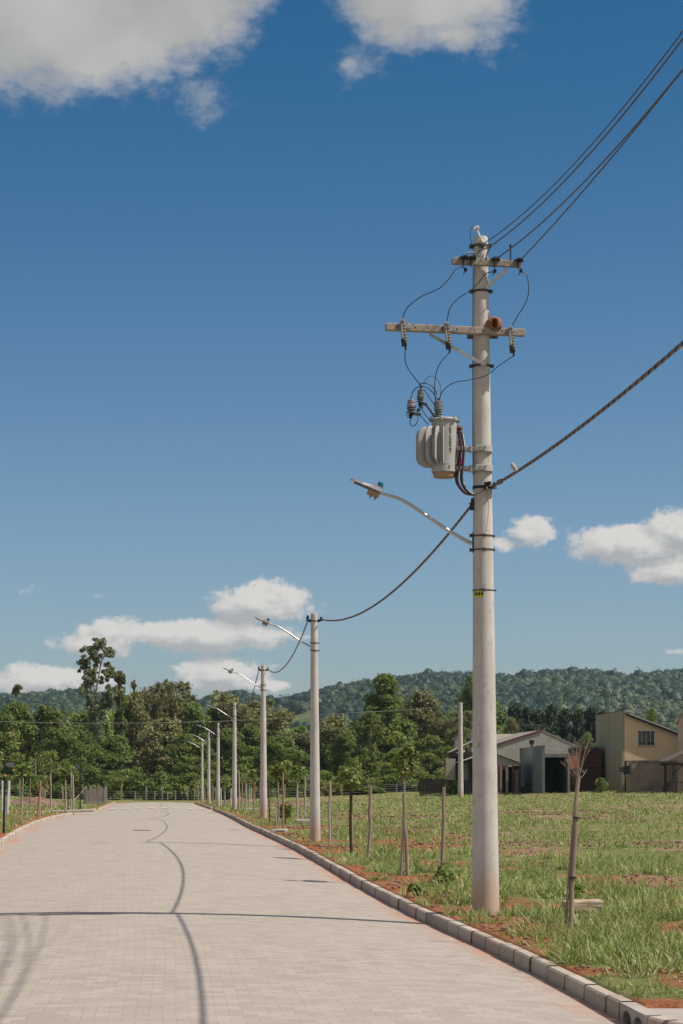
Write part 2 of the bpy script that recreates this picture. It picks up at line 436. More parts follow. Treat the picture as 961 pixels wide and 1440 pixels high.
def road_mat():
    m, t, out = nt('concrete pavers'); g = G(t)
    uv = g.n('ShaderNodeUVMap'); uv.uv_map = 'UVMap'; uv = uv.outputs[0]
    sx = g.n('ShaderNodeSeparateXYZ'); g.set(sx.inputs[0], uv)
    wob = g.noise(uv, 1.3, 2, .5)
    b = g.n('ShaderNodeTexBrick')
    g.set(b.inputs['Vector'], uv)
    g.set(b.inputs['Color1'], (.0, .0, .0)); g.set(b.inputs['Color2'], (1, 1, 1)); g.set(b.inputs['Mortar'], (.5, .5, .5))
    g.set(b.inputs['Scale'], 1.0); g.set(b.inputs['Mortar Size'], .005); g.set(b.inputs['Mortar Smooth'], .2); g.set(b.inputs['Brick Width'], .22); g.set(b.inputs['Row Height'], .19)
    n1 = g.noise(uv, .35, 5, .6); n2 = g.noise(uv, 3.0, 5, .65); n3 = g.noise(uv, 90, 3, .6)
    n5 = g.noise(g.mapping(uv, (.12, 2.2, 1)), 1.2, 4, .6)
    col = g.mix(b.outputs[0], (0.300, 0.258, 0.219), (0.370, 0.327, 0.287))
    col = g.mix(g.math('MULTIPLY', g.step(.35, .7, n1), .35), col, (0.365, 0.324, 0.287))
    col = g.mix(g.math('MULTIPLY', g.step(.5, .72, n2), .25), col, (.30, .258, .22))
    col = g.mix(g.math('MULTIPLY', g.step(.5, .72, n5), .22), col, (.29, .25, .215))
    col = g.mix(g.math('MULTIPLY', g.math('MULTIPLY', b.outputs['Fac'], .62), g.step(.28, .6, g.noise(uv, 2.6, 4, .65))), col, (.19, .16, .13))
    col = g.mix(g.math('MULTIPLY', g.step(.6, .72, n3), .3), col, (.2, .17, .14))
    # red soil washed along the kerbs
    o = sx.outputs[0]
    edge = g.math('ADD', o, g.math('MULTIPLY', g.math('SUBTRACT', g.noise(g.mapping(uv, (1, .25, 1)), 2.0, 5, .65), .5), 1.1))
    red = g.math('MULTIPLY', g.step(-.42, -.0, edge), g.step(.22, .55, g.noise(g.mapping(uv, (1, .4, 1), (2, 9, 0)), .9, 4, .6)))
    edge2 = g.math('ADD', o, g.math('MULTIPLY', g.math('SUBTRACT', g.noise(g.mapping(uv, (1, .25, 1)), 2.2, 5, .65), .5), 1.6))
    red2 = g.math('MULTIPLY', g.step(-ROAD_W + .55, -ROAD_W + .05, edge2), g.step(.40, .6, g.noise(g.mapping(uv, (1, .3, 1), (7, 3, 0)), .5, 4, .6)))
    col = g.mix(g.math('MULTIPLY', g.math('MULTIPLY', g.math('MAXIMUM', red, red2), g.step(.25, .65, n2)), .75), col, (.42, .165, .085))
    # curved tyre scuffs on the left
    s = sx.outputs[1]
    for (c0, k, s0, w, st) in ((-5.55, .034, 31.0, .10, .27), (-5.15, -.050, 31.5, .13, .22)):
        ds = g.math('SUBTRACT', s, s0)
        cc = g.math('ADD', c0, g.math('MULTIPLY', g.math('MULTIPLY', ds, ds), -.010 if k < 0 else .004))
        cc = g.math('ADD', cc, g.math('MULTIPLY', ds, k))
        d = g.math('ABSOLUTE', g.math('SUBTRACT', o, cc))
        f = g.math('MULTIPLY', g.step(w, w * .2, d), g.math('MULTIPLY', g.step(16, 20, s), g.step(31.2, 27.5, s)))
        f = g.math('MULTIPLY', g.math('MULTIPLY', f, g.step(.25, .7, n2)), st)
        col = g.mix(f, col, (.12, .10, .09))
    h = g.math('SUBTRACT', g.math('MULTIPLY', n3, .3), b.outputs['Fac'])
    g.bsdf(out, col, .85, 0, g.bump(h, .35, .006), .25)
    return m
M['road'] = road_mat()

def kerb_mat():
    m, t, out = nt('kerb concrete'); g = G(t)
    tc = g.n('ShaderNodeTexCoord').outputs['Object']
    a = g.attr('tint')
    n1 = g.noise(tc, 1.8, 5, .6); n2 = g.noise(tc, 40, 4, .6); n4 = g.noise(tc, 4.5, 6, .7)
    dz = g.attr('dirt')
    col = g.mix(a, (0.348, 0.287, 0.235), (0.435, 0.374, 0.318))
    col = g.mix(g.step(.35, 1.0, g.math('ADD', dz, g.math('MULTIPLY', g.math('SUBTRACT', g.noise(tc, 7, 4), .5), .5))), col, (.11, .075, .055))
    col = g.mix(g.math('MULTIPLY', g.step(.5, .72, n1), .5), col, (.30, .22, .165))
    col = g.mix(g.math('MULTIPLY', g.step(.58, .72, n4), .6), col, (.16, .125, .10))
    col = g.mix(g.math('MULTIPLY', g.step(.55, .75, n2), .3), col, (.18, .15, .12))
    g.bsdf(out, col, .9, 0, g.bump(g.math('ADD', n2, n1), .3, .008), .2)
    return m
M['kerb'] = kerb_mat()

def hill_mat():
    m, t, out = nt('hill grassland'); g = G(t)
    tc = g.n('ShaderNodeTexCoord').outputs['Object']
    n1 = g.noise(tc, .02, 6, .65)
    g.bsdf(out, g.mix(g.step(.35, .65, n1), (.075, .10, .032), (.145, .16, .05)), .95, 0, None, .1)
    return m
M['hill'] = hill_mat()
# ------------------------------------------------------------------ setting: ground, road, kerbs
def grass_mask(X, Y):
    o = X - kx(Y); ol = -o - ROAD_W
    off = np.where(o > -1, o, ol)
    m = .62 + 1.35 * (fbm(X / 1.7, Y / 2.6, 21, 4) - .5) + 1.3 * (fbm(X / .8, Y / .8, 31, 3) - .5)
    # strips of broken, cleared soil lying across the lot
    ln = fbm(X / 9 + 3, Y / 2.6, 44, 3)
    m = m - .60 * sstep(.63, .72, ln) * sstep(3, 7, off) * sstep(34, 50, Y) + .12 * sstep(90, 150, Y)
    m = m - .24 * (1 - sstep(.0, 1.0, off + 1.6 * (fbm(X / 1.0, Y / 1.4, 61, 3) - .5)))
    m = m - .5 * ((Y < 18.7) & (o > 0)) * (1 - sstep(18.0, 18.7, Y)) + .5 * sstep(206, 208, Y)
    return np.clip(m, 0, 1)
def red_mask(X, Y):
    o = X - kx(Y); ol = -o - ROAD_W
    off = np.where(o > -1, o, ol)
    return np.clip(1.05 - sstep(2.0, 7.0, off) + .9 * (fbm(X / 2.2, Y / 2.2, 71, 3) - .5), 0, 1)

def make_ground():
    ys = np.concatenate([np.arange(-30, 14, 4), np.arange(14, 17.6, .3), [17.70, 17.77], np.arange(18, 60, .3), np.arange(60, 120, .7), np.arange(120, 205, 1.7), [205.6, 206.1], np.arange(207, 260, 3), np.arange(260, 420, 16), np.arange(450, 1000, 110), np.arange(1100, 2700, 300)])
    rt = np.concatenate([[.06, .10, .135, .2], np.arange(.4, 4, .22), np.arange(4, 14, .5), np.arange(14, 52, 1.4), [60, 80, 120, 200, 400, 800, 1400]])
    lf = -ROAD_W - np.concatenate([[.06, .10, .135, .2], np.arange(.4, 5, .3), np.arange(5, 20, .8), np.arange(20, 40, 2), [50, 80, 120, 200, 400, 800, 1400]])
    os_ = np.concatenate([lf[::-1], [-ROAD_W * .5], rt])
    Yg, Og = np.meshgrid(ys, os_, indexing='ij')
    Xg = kx(Yg) + Og
    Z = ground_z(Xg, Yg)
    low = zr(Yg) - .12
    inroad = ((Og > -ROAD_W - .12) & (Og < .12)) & (Yg < 206.05)
    Z = np.where(inroad, low, Z)
    Z = np.where((Yg < 17.73) & (Og > -1), -.12, Z)
    V = np.stack([Xg, Yg, Z], -1).reshape(-1, 3)
    n = len(os_); a = np.arange(len(ys) - 1)[:, None] * n + np.arange(n - 1)[None, :]
    Fq = np.stack([a, a + 1, a + n + 1, a + n], -1).reshape(-1, 4)
    gm = grass_mask(V[:, 0], V[:, 1]); rm = red_mask(V[:, 0], V[:, 1])
    gm = np.where(V[:, 1] > 230, .9, gm)
    me = np_mesh('ground', V, Fq, M['ground'], {'grass': gm, 'red': rm}, True)
    tag(link('ground', me), kind='structure')
make_ground()

def make_road():
    ys = np.concatenate([np.arange(-30, 14, 3), np.arange(14, 120, .75), np.arange(120, 206, 2), [206.0]])
    os_ = np.linspace(-ROAD_W, 0, 21)
    Yg, Og = np.meshgrid(ys, os_, indexing='ij')
    Z = road_z(Og, Yg) + (fbm(Og / 1.5, Yg / 2.2, 5, 2) - .5) * .012
    V = np.stack([kx(Yg) + Og, Yg, Z], -1).reshape(-1, 3)
    n = len(os_); a = np.arange(len(ys) - 1)[:, None] * n + np.arange(n - 1)[None, :]
    Fq = np.stack([a, a + 1, a + n + 1, a + n], -1).reshape(-1, 4)
    me = np_mesh('road', V, Fq, M['road'], None, True)
    uv = me.uv_layers.new(name='UVMap')
    ds = np.concatenate([[0], np.cumsum(np.hypot(np.diff(ys), np.diff(kx(ys))))])
    S = ds - np.interp(30, ys, ds) + 30
    uvp = np.stack([Og, np.repeat(S[:, None], n, 1)], -1).reshape(-1, 2)
    uv.data.foreach_set('uv', uvp[Fq.ravel()].astype(np.float32).ravel())
    tag(link('road', me), kind='structure')
    # the side street that opens at the near corner
    b = MB()
    xs = [kx(15.95) * 1.0 + .03, 9, 40]
    V = []; yv = [-30, -10, 0, 8, 12, 15.86]
    vs = [(float(kx(y)) + .001 + t, y, -.002) for y in yv for t in (0, 3, 9, 40)]
    fs = [(i * 4 + j, i * 4 + j + 1, i * 4 + j + 5, i * 4 + j + 4) for i in range(5) for j in range(3)]
    b.add(vs, fs)
    o = b.build('side_street', M['slab']); tag(o, kind='structure')
make_road()

def sweep_kerb(pts, side, name, h=lambda p: .15, skip=None, blk=1.0, clean=False):
    """blocks along a polyline of (x, y, z); side +1: back of the kerb lies left of travel"""
    P = np.array(pts, float)
    seg = np.hypot(np.diff(P[:, 0]), np.diff(P[:, 1])); s = np.concatenate([[0], np.cumsum(seg)])
    def pos(u): return np.array([np.interp(u, s, P[:, k]) for k in range(3)])
    def nrm(u):
        d = pos(min(u + .15, s[-1])) - pos(max(u - .15, 0)); d = d[:2] / np.hypot(*d[:2])
        return np.array([-d[1], d[0]]) * side
    V = []; Fq = []; T = []; DI = []
    u = 0
    while u < s[-1] - .2:
        e = min(u + blk, s[-1]); mid = pos((u + e) / 2)
        if not (skip and skip(mid)):
            t = random.random() * (.5 if clean else 1) + (.5 if clean else 0); dz = random.uniform(-.009, .009); dn = random.uniform(-.010, .010)
            n0 = len(V); K = 5; a = u + .014; b_ = e - .014
            for k in range(K + 1):
                w = (a, a + .05, a + (b_ - a) * .35, a + (b_ - a) * .65, b_ - .05, b_)[k]
                dk = (1, .12, 0, 0, .12, 1)[k] * (.45 if clean else 1)
                p = pos(w); n = nrm(w); hh = h(p) + dz
                for (o, z) in ((.0 + dn, -.12), (.006 + dn, hh - .018), (.024 + dn, hh), (.118, hh), (.13, hh - .012), (.13, -.12)):
                    V.append((p[0] + n[0] * o, p[1] + n[1] * o, p[2] + z)); T.append(t); DI.append(max(dk, .75 if z < 0 else 0))
            m = 6
            for k in range(K):
                for j in range(m):
                    j2 = (j + 1) % m
                    Fq.append((n0 + k * m + j, n0 + k * m + j2, n0 + (k + 1) * m + j2, n0 + (k + 1) * m + j))
            for c in (0, K):
                q = n0 + c * m
                Fq.append((q, q + 1, q + 4, q + 5)); Fq.append((q + 1, q + 2, q + 3, q + 4))
        u = e
    me = np_mesh(name, np.array(V), np.array(Fq), M['kerb'], {'tint': T, 'dirt': DI})
    bm = bmesh.new(); bm.from_mesh(me); bmesh.ops.recalc_face_normals(bm, faces=bm.faces); bm.to_mesh(me); bm.free()
    return tag(link(name, me), kind='structure')
drop = lambda p: .15 - .125 * float(sstep(137, 139, p[1]) * (1 - sstep(146, 148, p[1])))
yk = np.concatenate([np.arange(205.8, 60, -1.5), np.arange(60, 18.2, -.6), [17.95]])
right = [(float(kx(y)), y, float(zr(y))) for y in yk]
sweep_kerb(right, 1, 'kerb', drop)
c2 = [(2.415, 16.93, 0), (2.47, 16.72, 0), (2.56, 16.5, 0), (2.70, 16.27, 0), (2.90, 16.08, 0), (3.2, 15.93, 0), (3.6, 15.88, 0), (9, 15.88, 0), (18, 15.88, 0)]
sweep_kerb(c2, 1, 'kerb', lambda p: .15 - .03 * float(sstep(2.5, 3.6, p[0])), blk=.34)
yk = np.concatenate([np.arange(14, 60, 1), np.arange(60, 205.9, 1.5)])
sweep_kerb([(float(kx(y)) - ROAD_W, y, float(zr(y))) for y in yk], 1, 'kerb', drop, clean=True)
sweep_kerb([(float(kx(206)) - ROAD_W - .0, 206.02, -.03), (float(kx(206)) - .0, 206.02, -.03)], 1, 'kerb', lambda p: .14)

# arched storm drain inlet in the kerb at the corner
def make_drain():
    A = Vector((float(kx(17.94)), 17.94, 0)); B = Vector((2.413, 16.94, 0))
    d = (B - A); L = d.length; d.normalize(); nrm = Vector((-d.y, d.x, 0))
    root = empty('storm_drain', A, (0, 0, math.atan2(d.y, d.x)), 'kerb inlet with two dark arched openings at the street corner', 'storm drain')
    def arch(c, w, h): return [(c - w / 2, -.1)] + [(c + w / 2 * math.cos(math.pi - t * math.pi / 12), .03 + h * math.sin(t * math.pi / 12)) for t in range(13)] + [(c + w / 2, -.1)]
    ol = [(0.006, -.1)] + arch(.28, .33, .075) + arch(.73, .33, .075) + [(L - .006, -.1), (L - .006, .15), (.006, .15)]
    b = MB().prism(ol, 0.0, .13); b.build('inlet_block', M['slab'], root)
    c = MB()
    c.box((L / 2, .33, -.02), (L - .04, .02, .20)); c.box((L / 2, .24, -.11), (L - .04, .2, .02)); c.box((.03, .23, -.02), (.02, .18, .20)); c.box((L - .03, .23, -.02), (.02, .18, .20)); c.box((L / 2, .235, .085), (L - .05, .19, .02))
    c.build('chamber', M['shadow_room'], root)
make_drain()
# concrete pavement behind the corner kerb
b = MB()
pv = [(2.42, 17.76), (2.45, 17.3), (2.50, 16.93), (2.55, 16.76), (2.63, 16.55), (2.76, 16.33), (2.94, 16.15), (3.22, 16.0), (3.6, 15.95), (18, 15.95), (18, 17.76)]
b.prism(pv, -.1, .117, 'z'); tag(b.build('pavement', M['slab']), kind='structure')

# painted dashes across the road at the far junction
for i in range(8):
    o = -6.9 + i * .86
    Y = 143.5 - .09 * o * 0
    b = MB(); vs = []
    for (a, c) in ((o, Y - 2.5), (o + .45, Y - 2.5), (o + .45, Y + 2.5), (o, Y + 2.5)):
        vs.append((float(kx(c)) + a, c, float(road_z(a, c)) + .03))
    b.add(vs, [(0, 1, 2, 3)]); tag(b.build('road_marking', M['markings']), kind='structure')
# manhole lid
pm = Vector(((199 - CX) * 67.5 / F, 67.5, 0)); om = pm.x - float(kx(67.5)); pm.z = float(road_z(om, 67.5)) + .012
r_ = empty('manhole_cover', pm, (0, 0, 0), 'round dark iron lid set in the pale paving of the road', 'manhole cover')
MB().lathe([(.0, -.01), (.24, -.01), (.24, .0), (.0, .0)], 28).build('lid', M['iron'], r_)
MB().lathe([(.245, -.01), (.29, -.01), (.29, -.004), (.245, -.004)], 28).build('rim', M['iron'], r_)

# ------------------------------------------------------------------ hills
PX = [-900, -500, -200, 0, 60, 110, 180, 270, 330, 352, 390, 440, 500, 560, 620, 700, 760, 820, 880, 961, 1100, 1300, 1700, 2200]
PYr = [988, 984, 982, 982, 981, 978, 992, 994, 979, 983, 990, 978, 966, 958, 953, 956, 950, 949, 953, 952, 956, 966, 990, 1010]
HXs = (np.array(PX, float) - CX) * 2000 / F
HZs = HC + (CY - np.array(PYr, float)) * 2000 / F
ridge = cub(HXs, HZs)
def hill_z(X, Y):
    t = np.clip((Y - 780) / (2000 - 780), 0, 1.15)
    prof = np.where(t < 1, t * (1.25 - .25 * t), 1 - (t - 1) * .8)
    z = 1.2 + (ridge(X * 2000 / np.maximum(Y, 1400)) * .97) * prof
    return z + 9 * (fbm(X / 130, Y / 130, 81, 4) - .5) * np.clip(t * 6, 0, 1) * np.clip((1.15 - t) * 6, 0, 1)
def make_hill():
    xs = np.arange(-1100, 1101, 18); ys = np.arange(780, 2200, 24)
    Xg, Yg = np.meshgrid(xs, ys)
    Z = hill_z(Xg, Yg); Z[0] = .5
    n = len(xs); V = np.stack([Xg, Yg, Z], -1).reshape(-1, 3)
    a = np.arange(len(ys) - 1)[:, None] * n + np.arange(n - 1)[None, :]
    Fq = np.stack([a, a + 1, a + n + 1, a + n], -1).reshape(-1, 4)
    tag(link('hill', np_mesh('hill', V, Fq, M['hill'], None, True)), kind='structure')
make_hill()
def ico(sub):
    bm = bmesh.new(); bmesh.ops.create_icosphere(bm, subdivisions=sub, radius=1)
    V = np.array([v.co for v in bm.verts]); Fq = np.array([[v.index for v in f.verts] for f in bm.faces]); bm.free()
    return V, Fq
def make_hill_forest():
    N = 52000
    Y = 790 + (rng.random(N) ** .9) * 1260
    X = (rng.random(N) - .5) * (2 * (Y * .16 + 130)) 
    px = CX + F * X / Y; z = hill_z(X, Y); py = CY - F * (z - HC) / Y
    dens = fbm(X / 70, Y / 110, 91, 4)
    keep = dens > .36
    keep &= ~((px > 400) & (px < 446) & (py > 1004) & (py < 1032))
    keep &= ~((px > 868) & (px < 935) & (py > 956) & (py < 960))
    keep &= rng.random(N) < np.clip(.35 + (Y - 790) / 900, 0, 1)
    X, Y, z = X[keep], Y[keep], z[keep]; n = len(X)
    size = np.exp(rng.normal(.88, .32, n)).clip(1.3, 5.5)
    hgt = size * rng.uniform(.7, 1.15, n)
    IV, IF = ico(2); keepf = [f for f in IF if IV[f][:, 2].mean() > .0]; IF = np.array(keepf)
    us = np.unique(IF); rm_ = np.zeros(len(IV), int); rm_[us] = np.arange(len(us)); IV = IV[us]; IF = rm_[IF]
    nv = len(IV)
    jit = 1 + rng.uniform(-.26, .2, (n, nv))
    V = IV[None] * jit[:, :, None] * np.stack([size, size, hgt], -1)[:, None, :]
    V[:, :, 0] += X[:, None]; V[:, :, 1] += Y[:, None]; V[:, :, 2] += (z + hgt * .45 + rng.uniform(0, 2.2, n))[:, None]
    base_t = np.clip(.34 + 2.1 * (fbm(X / 38, Y / 70, 95, 3) - .5) + rng.normal(0, .17, n), 0, 1)
    tint = np.repeat(base_t[:, None], nv, 1) + rng.uniform(-.15, .15, (n, nv))
    Fq = IF[None] + (np.arange(n) * nv)[:, None, None]
    Fq = Fq.reshape(-1, 3); V1 = V.reshape(-1, 3); T1 = tint.ravel()
    # ragged leaf sprays over each canopy
    k = 46
    d = rng.normal(size=(n, k, 3)); d[:, :, 2] = np.abs(d[:, :, 2]) - .25; d /= np.linalg.norm(d, axis=2, keepdims=True)
    c = np.stack([X, Y, z + hgt * .55 + 1.0], -1)[:, None, :] + d * np.stack([size, size, hgt], -1)[:, None, :] * rng.uniform(.8, 1.3, (n, k, 1))
    a = rng.normal(size=(n, k, 3)); a -= d * (a * d).sum(2, keepdims=True) * .6; a /= np.linalg.norm(a, axis=2, keepdims=True)
    b2 = np.cross(d, a); b2 /= np.linalg.norm(b2, axis=2, keepdims=True)
    sz = rng.uniform(.28, .62, (n, k, 1)) * (size / 3.0)[:, None, None]
    tri = np.stack([c - a * sz - b2 * sz * .6, c + a * sz - b2 * sz * .5, c + b2 * sz * 1.1], 2).reshape(-1, 3)
    T2 = np.repeat((base_t[:, None] + rng.normal(0, .2, (n, k))).reshape(-1), 3)
    F2 = np.arange(len(tri)).reshape(-1, 3) + len(V1)
    me = np_mesh('hillside_forest', np.concatenate([V1, tri]), np.concatenate([Fq, F2]), M['leaf_hill'], {'tint': np.clip(np.concatenate([T1, T2]), 0, 1)}, True)
    tag(link('hillside_forest', me), 'dense green forest covering the long hill on the horizon', 'forest', kind='stuff')
make_hill_forest()

# ------------------------------------------------------------------ grass
def blades(P, L, W, H, Bd, segs, tint, tilt):
    n = len(P)
    t = np.linspace(0, 1, segs + 1)[None, :]
    b = np.maximum(Bd, .05)[:, None]
    t0 = tilt[:, None]
    h = L[:, None] * (np.cos(t0) - np.cos(t0 + b * t)) / b; v = L[:, None] * (np.sin(t0 + b * t) - np.sin(t0)) / b
    dx = np.cos(H)[:, None]; dy = np.sin(H)[:, None]
    w = W[:, None] * .5 * np.array([1 - .15 * tt if tt < .6 else (1 - tt) * 2.1 + .07 for tt in np.linspace(0, 1, segs + 1)])[None, :]
    cx = P[:, 0:1] + dx * h; cy = P[:, 1:2] + dy * h; cz = P[:, 2:3] + v
    A = np.stack([cx - dy * w, cy + dx * w, cz], -1); B = np.stack([cx + dy * w, cy - dx * w, cz], -1)
    V = np.stack([A, B], 2).reshape(n, -1, 3)
    m = 2 * (segs + 1)
    q = np.array([[2 * k, 2 * k + 1, 2 * k + 3, 2 * k + 2] for k in range(segs)])
    Fq = (q[None] + (np.arange(n) * m)[:, None, None]).reshape(-1, 4)
    return V.reshape(-1, 3), Fq, np.repeat(tint, m)
BLK = hit(819, 1285)
def make_grass():
    VV, FF, TT = [], [], []; off = 0
    zones = [  # y0, y1, tufts per m2, blades, length, width, segs, side
        (17.8, 42, 34, 9, (.03, .10), (.006, .012), 2, 1), (17.8, 30, 23, 18, (.09, .28), (.008, .017), 3, 1), (30, 46, 13, 16, (.10, .30), (.010, .019), 3, 1),
        (46, 80, 11, 11, (.06, .21), (.012, .026), 2, 1), (80, 130, 4.6, 9, (.06, .18), (.022, .045), 2, 1), (130, 205, 2.2, 8, (.06, .20), (.035, .07), 2, 1),
        (52, 90, 5, 9, (.09, .24), (.013, .026), 2, -1), (90, 205, 1.4, 8, (.10, .28), (.03, .06), 2, -1)]
    for (y0, y1, dn, nb, Lr, Wr, segs, side) in zones:
        def span(y): return (float(kx(y)) + .13, y * .17 + 1.5) if side > 0 else (-y * .17 - 1.5, float(kx(y)) - ROAD_W - .13)
        wmax = max(span(y)[1] - span(y)[0] for y in (y0, y1))
        n = int(dn * wmax * (y1 - y0))
        Y = rng.uniform(y0, y1, n); 
        lo = kx(Y) + .14 if side > 0 else -Y * .17 - 1.5
        hi = Y * .17 + 1.5 if side > 0 else kx(Y) - ROAD_W - .14
        X = lo + rng.random(n) * wmax
        k = X < hi; X, Y = X[k], Y[k]
        g = grass_mask(X, Y)
        k = rng.random(len(X)) < sstep(.22, .62, g) * .97 + .03
        k &= ~((X > 2.3) & (Y < 18.2))
        if side > 0 and y0 < 46: k &= ~((np.abs(X - BLK.x) < .36) & (Y > BLK.y - 1.6) & (Y < BLK.y + .25))
        X, Y, g = X[k], Y[k], g[k]
        n = len(X)
        big = .35 + 1.15 * sstep(.25, .75, fbm(X / 1.5, Y / 1.5, 51, 3))
        hue = np.clip(.32 + .9 * (fbm(X / 1.1, Y / 1.1, 55, 3) - .5), 0, 1)
        sp = .05 if y1 < 50 else .10 if y1 < 90 else .2
        J = rng.normal(0, sp, (n * nb, 2)); P = np.repeat(np.stack([X, Y], -1), nb, 0) + J
        o = P[:, 0] - kx(P[:, 1]); ok = (o > .15) | (o < -ROAD_W - .15); ok &= ~((P[:, 1] < 17.85) & (o > 0))
        z = ground_z(P[:, 0], P[:, 1]) - .01
        L = rng.uniform(*Lr, n * nb) * np.repeat(big, nb); W = rng.uniform(*Wr, n * nb)
        H = np.arctan2(J[:, 1], J[:, 0]) + rng.normal(0, .6, n * nb); Bd = np.clip(rng.normal(1.0, .5, n * nb), .2, 2.2)
        tint = np.clip(np.repeat(hue, nb) + rng.normal(0, .2, n * nb), 0, .72)
        dead = rng.random(n * nb) < .19
        tint = np.where(dead, rng.uniform(.75, 1, n * nb), tint); H = np.where(dead, rng.uniform(0, 2 * math.pi, n * nb), H)
        Tl = np.where(dead, rng.uniform(.7, 1.45, n * nb), (np.hypot(J[:, 0], J[:, 1]) / sp * .36 + rng.normal(.05, .2, n * nb)).clip(0, 1.25)); Bd = np.where(dead, Bd * .25, Bd)
        P3 = np.concatenate([P, z[:, None]], 1)
        P3, L, W, H, Bd, tint, Tl = P3[ok], L[ok], W[ok], H[ok], Bd[ok], tint[ok], Tl[ok]
        V, Fq, T = blades(P3, L, W, H, Bd, segs, tint, Tl)
        VV.append(V); FF.append(Fq + off); TT.append(T); off += len(V)
    me = np_mesh('grass', np.concatenate(VV), np.concatenate(FF), M['grass'], {'tint': np.concatenate(TT)}, True)
    tag(link('grass', me), 'coarse green grass growing in tufts over the red earth', 'grass', kind='stuff')
make_grass()

# dry clods and stubble where the lot was cleared
def make_clods():
    N = 90000
    Y = 18.5 + 156 * rng.random(N) ** 1.5; X = kx(Y) + .2 + rng.random(N) * (Y * .30)
    k = (X < Y * .17 + 1.5); X, Y = X[k], Y[k]
    ln = fbm(X / 9 + 3, Y / 2.6, 44, 3)
    k = rng.random(len(X)) < (sstep(.63, .74, ln) * .6 * (1 - .75 * sstep(70, 140, Y)) + .22 * (Y < 75) * (grass_mask(X, Y) < .30))
    X, Y = X[k], Y[k]; n = len(X)
    IV, IF = ico(1); nv = len(IV)
    s = rng.uniform(.005, .02, n) * (1 + Y / 50)
    V = IV[None] * (1 + rng.uniform(-.35, .3, (n, nv)))[:, :, None] * s[:, None, None] * np.stack([rng.uniform(.8, 1.8, n), rng.uniform(.8, 1.4, n), rng.uniform(.5, .9, n)], -1)[:, None, :]
    V += np.stack([X, Y, ground_z(X, Y) + s * .3 + .04 * rng.random(n)], -1)[:, None, :]
    Fq = (IF[None] + (np.arange(n) * nv)[:, None, None]).reshape(-1, 3)
    me = np_mesh('dirt_clods', V.reshape(-1, 3), Fq, M['clod'])
    tag(link('dirt_clods', me), 'brown clods of dry broken soil in strips across the grassy lot', 'dirt clods', kind='stuff')
make_clods()
# ------------------------------------------------------------------ the big pole
def smooth(pts, n=8):
    """Catmull-Rom through the points"""
    P = [Vector(p) for p in pts]
    if len(P) < 3: return P
    Q = [P[0] * 2 - P[1]] + P + [P[-1] * 2 - P[-2]]
    out = []
    for i in range(1, len(Q) - 2):
        for k in range(n):
            t = k / n
            a, b, c, d = Q[i - 1], Q[i], Q[i + 1], Q[i + 2]
            out.append(.5 * ((2 * b) + (c - a) * t + (2 * a - 5 * b + 4 * c - d) * t * t + (3 * b - a - 3 * c + d) * t**3))
    out.append(P[-1]); return out

BASE = Vector((2.03, 30.0, .165)); LEAN = -.0079
MP = Matrix.Translation(BASE) @ Matrix.Rotation(LEAN, 4, 'Y')
MPi = MP.inverted()
def P(px, py, dy=0.0): return MPi @ at(px, py, 30 + dy)
H1 = 9.5
def prad(z): return .192 + (.100 - .192) * z / H1
pole = empty('utility_pole', BASE, (0, LEAN, 0), 'tallest round concrete pole, carrying two crossarms and a grey transformer, beside the kerb', 'utility pole')
prof = [(prad(z), z) for z in np.linspace(-.3, H1 - .02, 40)] + [(.092, H1)]
s_ = MB().lathe(prof, 36).build('shaft', M['pole'], pole, True)

def zof(py): return P(683, py).z
def band(py, parent, ears=True, mat='dark_steel', hgt=.03, tilt=0.0):
    z = zof(py); r = prad(z) + .004
    b = MB().lathe([(r - .003, z - hgt / 2), (r + .006, z - hgt / 2), (r + .006, z + hgt / 2), (r - .003, z + hgt / 2)], 28)
    if ears:
        for sx in (-1, 1):
            b.box((sx * (r + .025), -.0, z), (.055, .05, .045), m=0, bev=.006)
            b.cyl((sx * (r + .03), -.06, z), (sx * (r + .03), .06, z), .010, n=8)
            b.box((sx * (r + .03), -.055, z), (.03, .02, .03))
    return b.build('clamp_band', M[mat], parent, True)
for py in (346, 410, 515): band(py, pole)

TH = R(10.5)
RZ = Matrix.Rotation(TH, 3, 'Z')
# concrete crossarm with three fuse cutouts
ca = P(640, 464.3, -.19)
c0 = P(542.5, 459.8, -.36); c1 = P(738, 468.3, -.02)
mid = (c0 + c1) / 2; Lc = (c1 - c0).length
crot = (c1 - c0).to_track_quat('X', 'Z').to_matrix()
b = MB().box(mid, (Lc, .10, .098), crot, bev=.008)
arm = b.build('concrete_crossarm', M['arm'], pole)
for f in (.075, .205, .30, .40, .505, .63, .695, .83, .95):
    q = c0.lerp(c1, f)
    q = q + crot @ Vector((0, -.0505, 0))
    MB().cyl(q + crot @ Vector((0, -.001, 0)), q + crot @ Vector((0, .006, 0)), .011, n=10).build('bolt_hole', M['ink'], arm)
b = MB(); q0 = P(604, 470, -.20); q1 = P(680, 512, -.16)
b.box((q0 + q1) / 2, ((q1 - q0).length, .012, .045), (q1 - q0).to_track_quat('X', 'Z').to_matrix())
b.box(q1, (.07, .02, .05), bev=.004)
b.build('brace', M['steel'], pole)
MB().cyl(P(664, 468, 0) + Vector((.0, -.14, 0)), P(664, 468, 0) + Vector((0, .2, 0)), .011, n=8).build('through_bolt', M['dark_steel'], arm)
b = MB(); b.cyl(P(697, 469, 0) + Vector((.0, -.14, 0)), P(697, 469, 0) + Vector((0, .2, 0)), .011, n=8)
b.box(P(680, 468.5) + Vector((0, .19, 0)), (.44, .02, .08))
b.build('through_bolt', M['dark_steel'], arm)

